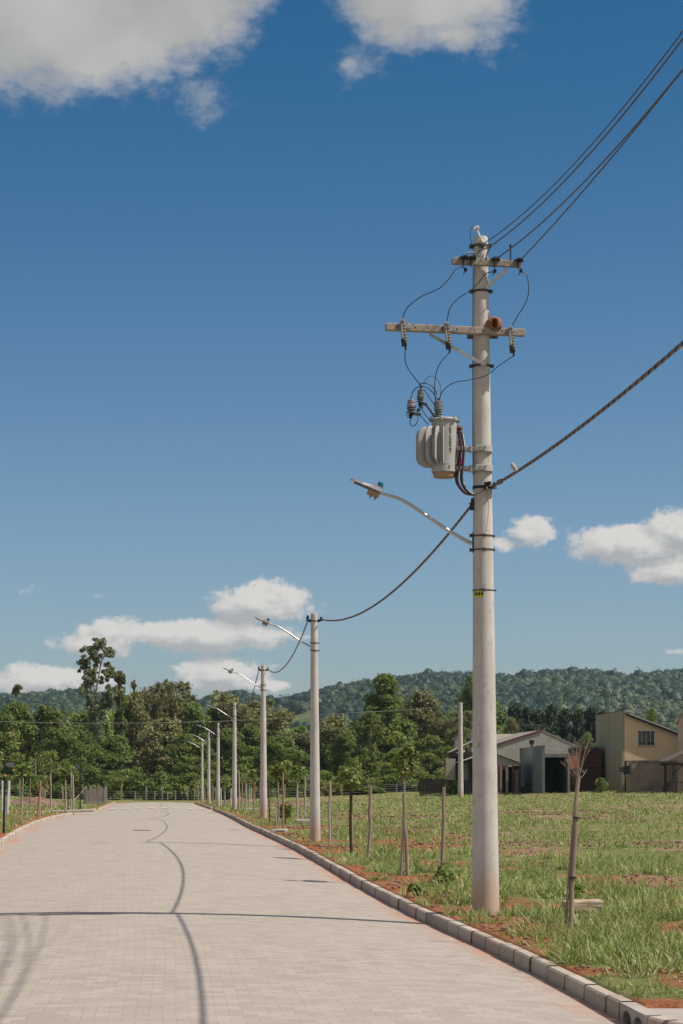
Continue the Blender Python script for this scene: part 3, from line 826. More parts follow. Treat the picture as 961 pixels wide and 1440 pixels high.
def cutout(px, y0, y1, ff):
    yy = -.36 + .34 * ff - .10
    t = P(px, y0, yy); e = P(px + 3.0, y1, yy)
    Lz = (t - e).length
    rot = (t - e).to_track_quat('Z', 'Y').to_matrix()
    sub = 'fuse_cutout'
    prof = [(.018, 0), (.034, .0)]
    zz = .03
    while zz < Lz - .05:
        prof += [(.028, zz), (.043, zz + .008), (.043, zz + .018), (.028, zz + .028)]; zz += .042
    prof += [(.034, Lz - .02), (.034, Lz), (.012, Lz)]
    b = MB().lathe(prof, 16, e, rot)
    # bracket to the arm, fuse tube alongside, end contacts
    b.box(e + rot @ Vector((0, .06, Lz * .72)), (.05, .10, .05), rot, 1, .006)
    b.box(e + rot @ Vector((-.045, .03, Lz * .82)), (.05, .10, .09), rot, 1, .006)
    b.cyl(e + rot @ Vector((.055, -.03, .02)), e + rot @ Vector((.03, -.03, Lz * .98)), .016, n=10, m=0)
    b.box(e + rot @ Vector((.02, -.015, -.015)), (.10, .07, .05), rot, 2, .006)
    b.box(e + rot @ Vector((.055, -.03, .03)), (.045, .05, .055), rot, 2, .006)
    b.box(e + rot @ Vector((.01, -.012, Lz + .01)), (.09, .06, .035), rot, 1, .006)
    b.cyl(e + rot @ Vector((.0, 0, -.09)), e + rot @ Vector((0, 0, 0)), .014, n=8, m=2)
    b.build('fuse_cutout', [M['porcelain'], M['steel'], M['black']], arm, True)
    return t, e
t1, e1 = cutout(567, 452, 483, .13)
t2, e2 = cutout(629, 456, 487, .44)
t3, e3 = cutout(719, 462, 492, .90)

# steel crossarm near the top
c0 = P(635.5, 367.5, -.25); c1 = P(733, 372, -.08)
crot2 = (c1 - c0).to_track_quat('X', 'Z').to_matrix(); L2 = (c1 - c0).length
b = MB().box((c0 + c1) / 2 + Vector((0, 0, 0)), (L2, .075, .085), crot2, 0, .006)
up = b.build('top_crossarm', M['darkarm'], pole)
for (px, f) in ((650, .15), (660, .26), (693, .60), (726, .94)):
    q = c0.lerp(c1, f); b = MB()
    for k in range(3):
        b.lathe([(.012, 0), (.036, .006), (.036, .018), (.012, .026)], 14, q + Vector((.03 * k, -.055 - .0 * k, .045 + .0 * k)), Matrix.Rotation(R(70), 3, 'Y'))
    b.box(q + crot2 @ Vector((0, -.04, .045)), (.09, .06, .025), crot2)
    b.cyl(q + crot2 @ Vector((0, -.06, -.08)), q + crot2 @ Vector((0, -.06, .07)), .009, n=8)
    b.build('insulator', M['black'], up, True)
b = MB()
b.box(c0.lerp(c1, .52) + Vector((0, -.002, .052)), (.5, .05, .018), crot2)
b.build('top_strap', M['steel'], up)
MB().box(c0.lerp(c1, .12) + Vector((0, -.002, .052)), (.16, .05, .018), crot2).build('top_strap', M['steel'], up)
MB().box(c0.lerp(c1, .95) + Vector((0, 0, .052)), (.12, .06, .02), crot2).build('top_strap', M['steel'], up)
b = MB(); q0 = P(714, 378, -.14); q1 = P(684, 405, -.13)
b.box((q0 + q1) / 2, ((q1 - q0).length, .014, .05), (q1 - q0).to_track_quat('X', 'Z').to_matrix())
b.build('brace', M['steel'], pole)
b = MB().cyl(P(718.5, 370, -.1), P(718, 346, -.1), .010, n=8); b.cyl(P(718, 347, -.1), P(718, 344, -.1), .018, n=8)
b.build('pin', M['black'], up)
# spike and clamp on the very top
b = MB().tube([P(679, 341, -.1), P(674, 330, -.08), P(670.5, 322, -.05)], .013, 8)
b.lathe([(.01, -.035), (.032, -.035), (.034, .03), (.02, .036)], 14, P(670, 321.5, -.05), Matrix.Rotation(R(62), 3, 'Y'))
b.box(P(673, 319.5, -.05), (.03, .03, .05))
b.build('top_terminal', M['white_paint'], pole, True)
b = MB().box(P(677, 345, -.12), (.09, .05, .05), Matrix.Rotation(R(25), 3, 'Y'), bev=.005)
b.cyl(P(674, 341, -.13), P(682, 347, -.13), .014, n=8)
b.build('wire_clamp', M['dark_steel'], pole)
MB().box(P(663.5, 347, 0), (.07, .05, .05), bev=.005).build('wire_clamp', M['dark_steel'], pole)
# earth wire down the left face
zz = [(666, 352), (665.3, 420), (665, 520), (665, 600), (665.2, 668)]
b = MB().tube([P(a, c, -.06) for a, c in zz], .005, 6)
b.tube(smooth([P(670, 321, -.05), P(664, 319, -.05), P(661.5, 328, -.04), P(663, 340, -.03), P(665.5, 352, -.05)]), .004, 5)
b.build('earth_wire', M['wire_blue'], pole)

# jumper wires between the arms, the cutouts and the transformer
def jump(pts, r=.0072, mat='wire_blue', parent=pole, name='jumper_wire'):
    return MB().tube(smooth([q if isinstance(q, Vector) else P(*q) for q in pts], 7), r, 6).build(name, M[mat], parent, True)
def z1(a, c): return (520 + a / 4.004, 300 + c / 4.004)
def z2(a, c): return (540 + a / 5.339, 500 + c / 5.339)
jump([(*z1(538, 308), -.26), (*z1(508, 303), -.29), (*z1(478, 322), -.33), (*z1(448, 368), -.38), (*z1(388, 425), -.42), (*z1(292, 468), -.45), (*z1(218, 525), -.46), (*z1(190, 575), -.45), t1 + Vector((0, 0, .02))])
jump([(*z1(700, 328), -.16), (*z1(655, 340), -.17), (*z1(610, 395), -.2), (*z1(560, 440), -.25), (*z1(500, 478), -.32), (*z1(455, 530), -.37), (*z1(438, 590), -.36), t2 + Vector((0, 0, .02))])
jump([(*z1(852, 328), -.1), (*z1(880, 342), -.1), (*z1(893, 385), -.1), (*z1(893, 460), -.11), (*z1(868, 525), -.12), (*z1(835, 575), -.14), (*z1(808, 625), -.15), t3 + Vector((0, 0, .02))])
for (a, c) in ((540, 318), (705, 325), (852, 322)):
    b = MB(); b.box(P(*z1(a, c), -.2 if a < 600 else -.14), (.045, .04, .05), bev=.008); b.tube([P(*z1(a - 12, c + 25), -.15), P(*z1(a - 5, c + 12), -.15), P(*z1(a + 3, c), -.15)], .008, 6)
    b.build('wire_connector', M['black'], pole)

# ------------------------------------------------------------------ transformer
TC = P(625.0, 664.5, -.05)     # tank foot, in pole space
TCw = MP @ TC
tr = empty('transformer', TCw, (0, 0, 0), 'grey pole transformer tank with cooling fins, black number and cable tails', 'transformer')
def T(px, py, dy): return at(px, py, 30 + dy) - TCw
r0 = .178; zt = .715
prof = [(.0, .058), (r0 - .012, .058), (r0 - .012, .0), (r0, .0), (r0, .10), (r0 + .004, .105), (r0, .11), (r0, zt), (.0, zt)]
MB().lathe(prof, 40).build('tank', M['tank'], tr, True)
MB().lathe([(.0, -.075), (.13, -.075), (.15, -.068), (r0 - .016, -.004), (r0 - .016, .05), (0, .05)], 32).build('tank_base', M['tan'], tr)  # warm light bounced off the road is put into the tan colour
b = MB().lathe([(0, zt + .002), (r0 + .022, zt + .002), (r0 + .024, zt + .022), (r0 + .006, zt + .04), (.05, zt + .055), (0, zt + .055)], 36)
for k in range(6):
    a = R(15 + 60 * k); q = Vector(((r0 + .02) * math.cos(a), (r0 + .02) * math.sin(a), zt + .012))
    b.box(q, (.045, .045, .05), Matrix.Rotation(a, 3, 'Z'), 0, .008); b.cyl(q + Vector((0, 0, .02)), q + Vector((0, 0, .05)), .012, n=8)
b.build('lid', M['tank'], tr, True)
# cooling fins: D shaped plates with a round rim, fanned out to the left
def fin(ang, ext, zlo, zhi):
    d = Vector((math.sin(ang), -math.cos(ang), 0))      # 0 = towards the camera, negative = left
    n = Vector((d.y, -d.x, 0))
    outl = []
    c = .11
    outl += [(r0 - .01, zhi)]
    for k in range(7):
        a = R(90 - 15 * k); outl.append((r0 + ext - c + c * math.cos(a), zhi - .02 - c * 1.2 + c * 1.2 * math.sin(a)))
    for k in range(7):
        a = R(-15 * k); outl.append((r0 + ext - c + c * math.cos(a), zlo + .02 + c * 1.2 + c * 1.2 * math.sin(a)))
    outl += [(r0 - .01, zlo)]
    b = MB(); k = len(outl); cz = (zlo + zhi) / 2; w_ = .125; th = .010
    inn = []
    for (a_, z_) in outl:
        s_ = -1 if z_ > cz else 1
        inn.append((max(r0 - .01, a_ - w_ * min(1, max(0, (a_ - r0 - .005) / .05))), z_ + s_ * .05 * (1 - min(1, abs(z_ - cz) < .12))))
    inn = [(a_, min(max(z_, zlo + .05), zhi - .05)) for a_, z_ in inn]
    vs = []
    for q in range(k):
        (oa, oz), (ia, iz) = outl[q], inn[q]; ma, mz = (oa + ia) / 2, (oz + iz) / 2
        for (a_, z_, t_) in ((oa, oz, 0), ((oa * 3 + ia) / 4, (oz * 3 + iz) / 4, th), ((oa + ia * 3) / 4, (oz + iz * 3) / 4, th), (ia, iz, 0), ((oa + ia * 3) / 4, (oz + iz * 3) / 4, -th), ((oa * 3 + ia) / 4, (oz * 3 + iz) / 4, -th)):
            vs.append(d * a_ + n * t_ + Vector((0, 0, z_)))
    fs = [(q * 6 + c, q * 6 + (c + 1) % 6, (q + 1) * 6 + (c + 1) % 6, (q + 1) * 6 + c) for q in range(k - 1) for c in range(6)]
    b.add(vs, fs)
    return b.build('cooling_fin', M['tank'], tr, True)
for a, e in ((-6, .11), (-26, .15), (-47, .19), (-69, .215), (-92, .22), (-116, .21)):
    fin(R(a), e, .065, .645)
# number in stacked figures down the tank
def text_verts(s, size, ext=.003, bold=.0):
    cu = bpy.data.curves.new('txt', 'FONT'); cu.body = s; cu.size = size; cu.extrude = ext; cu.offset = bold
    cu.align_x = 'CENTER'; cu.align_y = 'CENTER'
    ob = bpy.data.objects.new('txt', cu); C.objects.link(ob)
    dg = bpy.context.evaluated_depsgraph_get(); dg.update()
    me = bpy.data.meshes.new_from_object(ob.evaluated_get(dg))
    V = [v.co.copy() for v in me.vertices]; Fc = [tuple(p.vertices) for p in me.polygons]
    bpy.data.objects.remove(ob); bpy.data.curves.remove(cu); bpy.data.meshes.remove(me)
    return V, Fc
def wrap(V, a0, rad, z0):
    out = []
    for v in V:
        a = a0 + v.x / rad
        out.append(Vector(((rad + v.z) * math.sin(a), -(rad + v.z) * math.cos(a), z0 + v.y)))
    return out
b = MB()
for k, ch in enumerate('1075027'):
    V, Fc = text_verts(ch, .078, .0012, .0010)
    b.add(wrap(V, R(25), r0 + .0022, .64 - .062 * k), Fc)
b.build('serial_number', M['ink'], tr)
b = MB()
V, Fc = text_verts('3', .055, .0015, .001); b.add(wrap(V, R(20), r0 + .0022, .055), Fc); b.build('terminal_mark', M['ink'], tr); b = MB()
V, Fc = text_verts('1', .055, .0015, .001); b.add(wrap(V, R(60), r0 + .0022, .06), Fc)
b.build('terminal_mark', M['ink'], tr)
# high voltage bushing and two surge arresters
def sheds(b, p0, p1, r, n, m0=0, core=.55):
    ax = p1 - p0; Lz = ax.length; rot = ax.to_track_quat('Z', 'Y').to_matrix()
    prof = [(.01, 0)]
    for k in range(n):
        z = Lz * (k + .1) / n; prof += [(r * core, z), (r, z + Lz * .25 / n), (r * .97, z + Lz * .45 / n), (r * core, z + Lz * .8 / n)]
    prof += [(r * core, Lz), (.01, Lz)]
    return b.lathe(prof, 18, p0, rot, m0)
b = MB(); p0 = T(616.0, 587, -.12); p1 = T(617.5, 563, -.12)
sheds(b, p0, p0.lerp(p1, .45), .062, 3, 1)
b.lathe([(.03, .0), (.060, .0), (.060, .04), (.066, .045), (.060, .05), (.058, .115), (.04, .125), (.012, .13), (.012, .16), (0.004, .165)], 18, p0.lerp(p1, .45))
b.build('bushing', [M['insulator_grey'], M['polymer']], tr, True)
def arrester(px, y0, y1, dy, r):
    b = MB(); p0 = T(px - 1, y1, dy); p1 = T(px + 2, y0, dy)
    sheds(b, p0.lerp(p1, .2), p0.lerp(p1, .45), r, 2, 1)
    b.lathe([(.02, 0), (r * .95, 0), (r, .03), (r * .8, .05), (r * .85, .085), (r * .7, .11), (.015, .12), (.013, .17), (.004, .175)], 18, p0.lerp(p1, .45))
    b.cyl(p0, p0.lerp(p1, .2), r * .35, n=10, m=2); b.cyl(p0.lerp(p1, .1), p0.lerp(p1, .16), r * .5, n=10, m=2)
    b.build('surge_arrester', [M['insulator_grey'], M['polymer'], M['black']], tr, True)
    return p1
a1 = arrester(578.5, 556, 588, -.30, .068)
a2 = arrester(591.5, 545, 572, -.20, .055)
b = MB().tube([T(*z2(380, 462), -.15), T(*z2(350, 410), -.18), T(*z2(318, 372), -.2), T(*z2(285, 358), -.2)], .017, 8)
b.box(T(*z2(300, 365), -.2), (.09, .05, .03)); b.box(T(*z2(262, 408), -.24), (.05, .05, .045), bev=.01); b.box(T(*z2(255, 440), -.25), (.09, .05, .035), bev=.008)
b.tube([T(*z2(285, 375), -.2), T(*z2(262, 408), -.23), T(*z2(235, 440), -.27), T(*z2(212, 440), -.3)], .011, 8)
b.tube([T(*z2(262, 395), -.2), T(*z2(295, 392), -.2)], .012, 6)
b.build('arrester_bracket', M['dark_steel'], tr)
def tw(pts, r=.0065, mat='wire_blue'):
    return MB().tube(smooth([T(*z2(a, c), d) for a, c, d in pts], 7), r, 6).build('jumper_wire', M[mat], tr, True)
e1w = MP @ e1 - TCw; e2w = MP @ e2 - TCw; e3w = MP @ e3 - TCw
def tw2(pts, r=.0065, mat='wire_blue'):
    return MB().tube(smooth([p if isinstance(p, Vector) else T(*z2(p[0], p[1]), p[2]) for p in pts], 7), r, 6).build('jumper_wire', M[mat], tr, True)
tw2([e1w + Vector((0, 0, -.09)), (160, 30, -.42), (178, 90, -.38), (222, 155, -.3), (265, 208, -.24), (288, 238, -.2)])
tw2([e2w + Vector((0, 0, -.09)), (425, 55, -.34), (398, 115, -.3), (384, 190, -.24), (382, 270, -.18), (388, 345, -.15)])
tw2([e3w + Vector((0, 0, -.09)), (865, 75, -.2), (800, 130, -.19), (740, 160, -.2), (640, 184, -.2), (540, 200, -.18), (470, 238, -.15), (430, 290, -.13), (415, 345, -.12)])
tw([(302, 215, -.2), (318, 175, -.19), (350, 153, -.18), (395, 172, -.16), (424, 225, -.14), (428, 275, -.13), (420, 345, -.12)], .005, 'wire_grey')
tw([(208, 310, -.3), (222, 265, -.28), (262, 235, -.26), (322, 240, -.22), (366, 275, -.18), (392, 320, -.15), (398, 350, -.12)], .007)
tw([(262, 222, -.2), (300, 207, -.2), (350, 222, -.2), (386, 262, -.17), (400, 300, -.15)], .007)
tw([(300, 250, -.2), (330, 295, -.2), (362, 345, -.17), (384, 375, -.14)])
tw([(185, 420, -.3), (172, 440, -.32), (180, 465, -.33), (200, 465, -.3)], .005)
tw([(205, 470, -.3), (196, 505, -.3), (212, 530, -.3), (238, 520, -.29), (256, 485, -.27), (256, 445, -.25)], .006)
tw([(285, 405, -.22), (325, 460, -.18), (352, 492, -.13)], .006)
tw([(272, 445, -.24), (305, 485, -.18), (335, 520, -.13)], .006)
# low voltage side, hangers, cable tails
for (a, c) in ((556, 545), (566, 575)):
    b = MB(); sheds(b, T(*z2(540, c - 8), -.05), T(*z2(585, c + 6), -.10), .036, 3)
    b.build('low_voltage_bushing', M['brown'], tr, True)
pz = lambda y: (at(683, y, 30)).z - TCw.z
def poleX(y): return (at(683.5, y, 30).x - .0079 * (at(683, y, 30).z - BASE.z) - TCw.x)
for y in (632.5, 660):
    z = pz(y); xp = poleX(y); rp = prad(at(683, y, 30).z - BASE.z)
    b = MB()
    b.box((r0 + .085, -.02, z), (.19, .14, .055), bev=.006)
    b.box((r0 + .19, -.03, z - .005), (.03, .18, .09), bev=.006)
    b.box(((r0 + .17 + xp) / 2 - .03, -.05, z - .015), (xp - r0 - .10, .05, .06), bev=.006)
    b.lathe([(rp + .002, z - .045), (rp + .012, z - .045), (rp + .012, z + .04), (rp + .002, z + .04)], 28, (xp, .0, 0))
    b.box((xp - .04, -rp - .02, z), (.14, .03, .07), bev=.006); b.cyl((xp - .04, -rp - .09, z + .01), (xp - .04, -rp, z + .01), .012, n=8)
    b.cyl((xp + .03, -rp - .08, z + .01), (xp + .03, -rp, z + .01), .012, n=8)
    b.build('hanger_bracket', M['tank'], tr, True)
b = MB().box(T(*z2(562, 740), -.06), (.062, .05, .40), bev=.006); b.build('hanger_rail', M['tank'], tr)
def tail(mat, o, sw, r=.011):
    pts = [(572 + o, 590, -.08 + sw), (585 + o, 690, -.12 + sw), (578 + o * 1.2, 780, -.12 + sw), (566 + o * 1.4, 870, -.12 + sw), (562 + o * 1.6, 935, -.13 + sw), (585 + o * 1.4, 995 - abs(o) * .3, -.16 + sw), (625 + o, 1032 - o * .35, -.2 + sw * .6), (665, 1044 - o * .25, -.22), (700, 1036, -.22), (760, 1005, -.21)]
    MB().tube(smooth([T(*z2(a, c), d) for a, c, d in pts], 6), r, 6).build('cable_tail', M[mat], tr, True)
tail('cable_black', -14, .02); tail('wire_red', -4, -.03); tail('wire_white', 20, .0); tail('wire_blue', 10, .05); tail('cable_red', -8, .06); tail('cable_black', 16, -.05)
b = MB().tube([T(*z2(590, 775), -.15), T(*z2(586, 800), -.15), T(*z2(580, 818), -.15)], .022, 8); b.build('cable_tie', M['wire_violet'], tr)

# rack that holds the twisted cable on the pole
b = MB()
z = zof(686); r = prad(z)
b.lathe([(r + .001, z - .02), (r + .008, z - .02), (r + .008, z + .02), (r + .001, z + .02)], 28)
for (px, py, dy, s) in ((684, 683, -.2, 1), (688.5, 681, -.2, .8), (696, 683, -.14, .9), (664, 712, -.05, 1.1)):
    q = P(px, py, dy); b.lathe([(.012, -.05 * s), (.04 * s, -.045 * s), (.022 * s, -.01), (.022 * s, .01), (.04 * s, .045 * s), (.012, .05 * s)], 14, q)
    b.box(q + Vector((0, .05, 0)), (.05, .11, .06), bev=.006)
b.box(P(664.5, 708, -.03), (.04, .08, .14), bev=.006)
b.cyl(P(700, 679, -.1), P(706, 676, -.1), .035, n=10)
b.build('cable_rack', M['black'], pole, True)
# yellow number plate bent round the pole
z = zof(836.3); r = prad(z) + .006
V = []; n = 12; b = MB()
a0, a1_ = R(-72), R(-1)
for k in range(n + 1):
    a = a0 + (a1_ - a0) * k / n
    for rr in (r, r + .003):
        for zz in (z - .042, z + .042): V.append((rr * math.sin(a), -rr * math.cos(a), zz))
fs = []
for k in range(n):
    q = 4 * k
    fs += [(q, q + 4, q + 5, q + 1), (q + 2, q + 3, q + 7, q + 6), (q, q + 2, q + 6, q + 4), (q + 1, q + 5, q + 7, q + 3)]
fs += [(0, 1, 3, 2), (4 * n, 4 * n + 2, 4 * n + 3, 4 * n + 1)]
b.add(V, fs); plate = b.build('number_plate', M['yellow'], pole); plate['label'] = 'yellow plate with black figures 1444'
Vt, Ft = text_verts('1444', .088, .001, .0025)
MB().add(wrap(Vt, R(-35), r + .0045, z), Ft).build('plate_figures', M['ink'], plate)
b = MB(); zz = zof(830.5); rr = prad(zz)
b.lathe([(rr + .001, zz - .008), (rr + .006, zz - .008), (rr + .006, zz + .008), (rr + .001, zz + .008)], 28)
b.box((rr + .01, 0, zz), (.05, .03, .02)); b.box((-.02, -rr - .01, zz), (.06, .02, .03)); b.build('plate_strap', M['dark_steel'], pole, True)
# loose thin wire on the face
MB().tube(smooth([P(685, 690, -.2), P(687.5, 712, -.2), P(686, 730, -.2), P(684, 748, -.2)]), .0035, 5).build('loose_wire', M['cable_grey'], pole)

# clay oven nest on the arm
nest = bmesh.new(); bmesh.ops.create_uvsphere(nest, u_segments=56, v_segments=40, radius=1)
for v in nest.verts:
    c = v.co.copy()
    f = Vector((.16, -.97, .05)).normalized()
    side = f.cross(Vector((0, 0, 1))).normalized(); upv = side.cross(f)
    x, y, d = c.dot(side), c.dot(upv), c.dot(f)
    k = 1 + .05 * (fbm(c.x * 4 + c.z * 3, c.y * 4 + 9, 5, 3) - .5) * 2
    if d > 0:
        e = math.sqrt(((x - .10) / .34) ** 2 + ((y + .05) / .66) ** 2)
        if e < 1: c = c - f * (1.15 * (1 - e ** 6)); k = 1
        elif e < 1.35: k *= 1 + .05 * (1.35 - e) / .35
    v.co = Vector((c.x * .118 * k, c.y * .12 * k, max(c.z, -.80) * .112 * k))
me = bpy.data.meshes.new('bird_nest'); nest.to_mesh(me); nest.free(); me.materials.append(M['clay'])
for p_ in me.polygons: p_.use_smooth = True
no = link('bird_nest', me); no.location = at(695.0, 456.5, 29.90)
tag(no, 'round brown clay oven bird nest sitting on the lower crossarm beside the pole', 'bird nest')

# ------------------------------------------------------------------ street lamp
def z3(a, c): return (480 + a / 4.004, 640 + c / 4.004)
LB = MP @ P(664.0, 765, 0)
def make_lamp():
    root = empty('street_lamp', LB, (0, 0, 0), 'large lamp on the long curved arm of the tallest pole', 'street lamp', 'lamps on curved arms over the road')
    def Q(px, py): 
        X = (px - 664.0) / 100
        return Vector((X, .0925 * X, at(px, py, 30 + .0925 * X).z - LB.z))
    pts = smooth([Q(*z3(735, 500)), Q(*z3(680, 470)), Q(*z3(600, 423)), Q(*z3(480, 342)), Q(*z3(400, 288)), Q(*z3(330, 248)), Q(*z3(270, 228)), Q(*z3(215, 212))], 5)
    MB().tube(pts, [.028 - .006 * k / len(pts) for k in range(len(pts))], 12).build('arm', M['aluminium'], root, True)
    b = MB()
    b.box((.015, 0, .02), (.02, .12, .28), bev=.004)
    for dz in (.12, -.085): b.cyl((-.035, 0, dz), (.02, 0, dz), .018, n=10); b.box((-.02, 0, dz), (.03, .05, .05), bev=.006)
    b.build('bracket', M['dark_steel'], root)
    e0 = Q(*z3(228, 205)); e1 = Q(*z3(55, 132)); ax = (e1 - e0); L = ax.length
    rot = ax.to_track_quat('X', 'Z').to_matrix()
    # flat tapering LED head, rounded tip, cooling ribs on top
    ol = [(0, -.07), (.08, -.105), (L * .62, -.115), (L * .85, -.095), (L * .96, -.06), (L, -.02), (L, .02), (L * .96, .06), (L * .85, .095), (L * .62, .115), (.08, .105), (0, .07)]
    b = MB(); n0 = 12
    lo = [(rot @ Vector((a, c, -.028)) + e0) for a, c in ol]; hi = [(rot @ Vector((a, c * .88, .028 - .03 * a / L)) + e0) for a, c in ol]
    b.add(lo + hi, [tuple(range(n0)), tuple(reversed(range(n0, 2 * n0)))] + [(i, n0 + i, n0 + (i + 1) % n0, (i + 1) % n0) for i in range(n0)])
    for k in range(5): b.box(e0 + rot @ Vector((L * .2, -.06 + .03 * k, .036)), (L * .28, .008, .02), rot)
    head = b.build('lamp_head', M['aluminium'], root)
    b = MB().box(e0 + rot @ Vector((L * .62, 0, -.031)), (L * .5, .15, .012), rot, bev=.004); b.build('led_panel', M['dark_steel'], head)
    b = MB().box(e0 + rot @ Vector((.10, 0, -.07)), (.17, .13, .085), rot, bev=.01)
    dr = b.build('driver_box', M['tan'], root)
    for k in (.06, .13): MB().cyl(e0 + rot @ Vector((k, .03, -.10)), e0 + rot @ Vector((k - .01, .03, -.16)), .008, n=6).build('cable_gland', M['wire_blue'], dr)
    b = MB().lathe([(.0, 0), (.030, .0), (.034, .02), (.040, .035), (.042, .075), (.034, .092), (0, .096)], 18, e0 + rot @ Vector((.03, 0, .03)))
    b.build('photocell', M['teal'], root, True)
    return root
lamp = make_lamp()
for y in (754, 773.5):
    z = zof(y); rr = prad(z)
    b = MB().lathe([(rr + .001, z - .011), (rr + .007, z - .011), (rr + .007, z + .011), (rr + .001, z + .011)], 28)
    b.box((-.0, -rr - .02, z), (.05, .05, .03), bev=.004); b.box((rr + .01, 0, z), (.03, .06, .03)); b.cyl((.01, -rr - .06, z), (.03, -rr, z), .008, n=6)
    b.build('clamp_band', M['dark_steel'], pole, True)

# ------------------------------------------------------------------ the row of smaller poles
H2 = 5.98
SP = [(443.5, 1183, 56.0), (371, 1150, 83.6), (330, 1139, 118.6), (307, 1134, 152.6), (294, 1130, 179.0), (284.5, 1129, 200.0)]
def make_small():
    root = empty('utility_pole', (0, 0, 0))
    MB().lathe([(.142 + (.088 - .142) * z / H2, z) for z in np.linspace(-.4, H2 - .01, 24)] + [(.08, H2)], 28).build('shaft', M['pole'], root, True)
    for sx in (-1, 1):
        b = MB(); b.box((sx * .13, 0, 5.80), (.10, .05, .05), bev=.006)
        b.lathe([(.012, -.055), (.042, -.05), (.024, -.01), (.024, .01), (.042, .05), (.012, .055)], 12, (sx * .18, -.02, 5.83))
        if sx < 0: b.box((-.165, 0, 5.85), (.05, .06, .16), bev=.006)
        b.build('insulator_rack', M['black'], root, True)
    for z in (5.78, 5.20, 5.0):
        rr = .142 + (.088 - .142) * z / H2
        b = MB().lathe([(rr + .001, z - .012), (rr + .007, z - .012), (rr + .007, z + .012), (rr + .001, z + .012)], 24)
        b.box((.0, -rr - .02, z), (.05, .04, .03)); b.box((rr + .015, 0, z), (.04, .05, .03)); b.build('clamp_band', M['dark_steel'], root, True)
    return root
sp0 = make_small()
plab = ['second concrete pole from the camera, bare shaft standing right of the road kerb', 'third concrete pole from the camera, thinner and partly in front of the trees',
        'fourth concrete pole from the camera along the right kerb', 'fifth concrete pole from the camera, right one of the close far trio', 'sixth concrete pole, middle one of the close far trio', 'seventh and farthest concrete pole, left one of the close far trio']
llab = ['lamp on the curved arm of the second pole, seen against the cloud', 'lamp on the curved arm of the third pole', 'lamp arm of the fourth pole in front of dark trees', 'lamp arm on the fifth pole', 'lamp arm on the sixth pole', 'lamp arm on the farthest pole of the row']
tops = []
for i, (px, py, Y) in enumerate(SP):
    o = sp0 if i == 0 else copy_tree(sp0)
    z = HC + (CY - py) * Y / F; x = (px - CX) * Y / F
    o.location = (x, Y, z); o.rotation_euler = (R(random.uniform(-.3, .3)), R(random.uniform(-.35, .2)), R(random.uniform(-6, 6)))
    tag(o, plab[i], 'utility pole', 'smaller concrete poles in a row along the kerb')
    tops.append(Vector((x, Y, z + 5.82)))
    MB().tube(smooth([(.18, -.02, 5.82), (.13, .10, 5.78), (0, .15, 5.76), (-.13, .10, 5.78), (-.18, -.02, 5.82)]), .022, 6).build('cable_loop', M['cable_black'], o, True)
    l = copy_tree(lamp); sc = .87
    l.location = (x - .105, Y, z + 5.1); l.scale = (sc, sc, sc); tag(l, llab[i])

# ------------------------------------------------------------------ lines
def sag_pts(a, b, sag, n):
    return [a.lerp(b, t) - Vector((0, 0, 4 * sag * t * (1 - t))) for t in np.linspace(0, 1, n)]
def twisted(a, b, sag, label, step=.05, pitch=.27, ro=.0125, rs=.0098, n=6):
    L = (b - a).length; k = int(L / step)
    pts = sag_pts(a, b, sag, k + 1)
    m = MB()
    ax = (b - a).normalized(); s1 = ax.cross(Vector((0, 0, 1))).normalized()
    for q in range(3):
        path = []
        for i, p_ in enumerate(pts):
            th = 2 * math.pi * (i * L / k / pitch) + q * 2 * math.pi / 3 + .5 * math.sin(i * .11 * step / .05)
            path.append(p_ + (s1 * math.cos(th) + Vector((0, 0, 1)) * math.sin(th)) * ro)
        m.tube(path, rs, n, q)
    o = m.build('power_cable', [M['cable_red'], M['cable_black'], M['cable_grey']], None, True)
    return tag(o, label, 'power cable', 'twisted low voltage cables between the poles')
AR = at(692, 684, 29.82); AL = at(663, 711, 29.95)
# towards a pole behind the camera, passing the frame edge at (961, 482)
def fitsag(a, b, py):
    best = None
    for t in np.linspace(.05, .95, 400):
        p_ = a.lerp(b, t)
        e = abs(p_.x / p_.y - (961 - CX) / F)
        if best is None or e < best[0]: best = (e, t, p_)
    t, p_ = best[1], best[2]
    need = HC + (CY - py) * p_.y / F
    return (p_.z - need) / (4 * t * (1 - t))
E = Vector((4.0, 4.0, 6.25))
twisted(AR, E, fitsag(AR, E, 483), 'thick twisted red brown cable leaving the tall pole towards the upper right', .04)
cl = ['twisted cable sagging between the tallest pole and the second pole', 'cable sagging from the second pole to the third pole', 'cable sagging from the third pole to the fourth pole', 'far cable between the fourth and fifth poles', 'far cable between the fifth and sixth poles', 'farthest cable of the row between the sixth and seventh poles']
prev = AL
for i, t in enumerate(tops):
    q = t + Vector((.18, 0, 0))
    twisted(prev, q, [.52, .58, .8, .8, .5, .4][i], cl[i], .045 if i < 1 else .12, .27 if i < 2 else .6, .012, .0098, 5 if i < 2 else 4)
    prev = t + Vector((-.18, 0, 0))
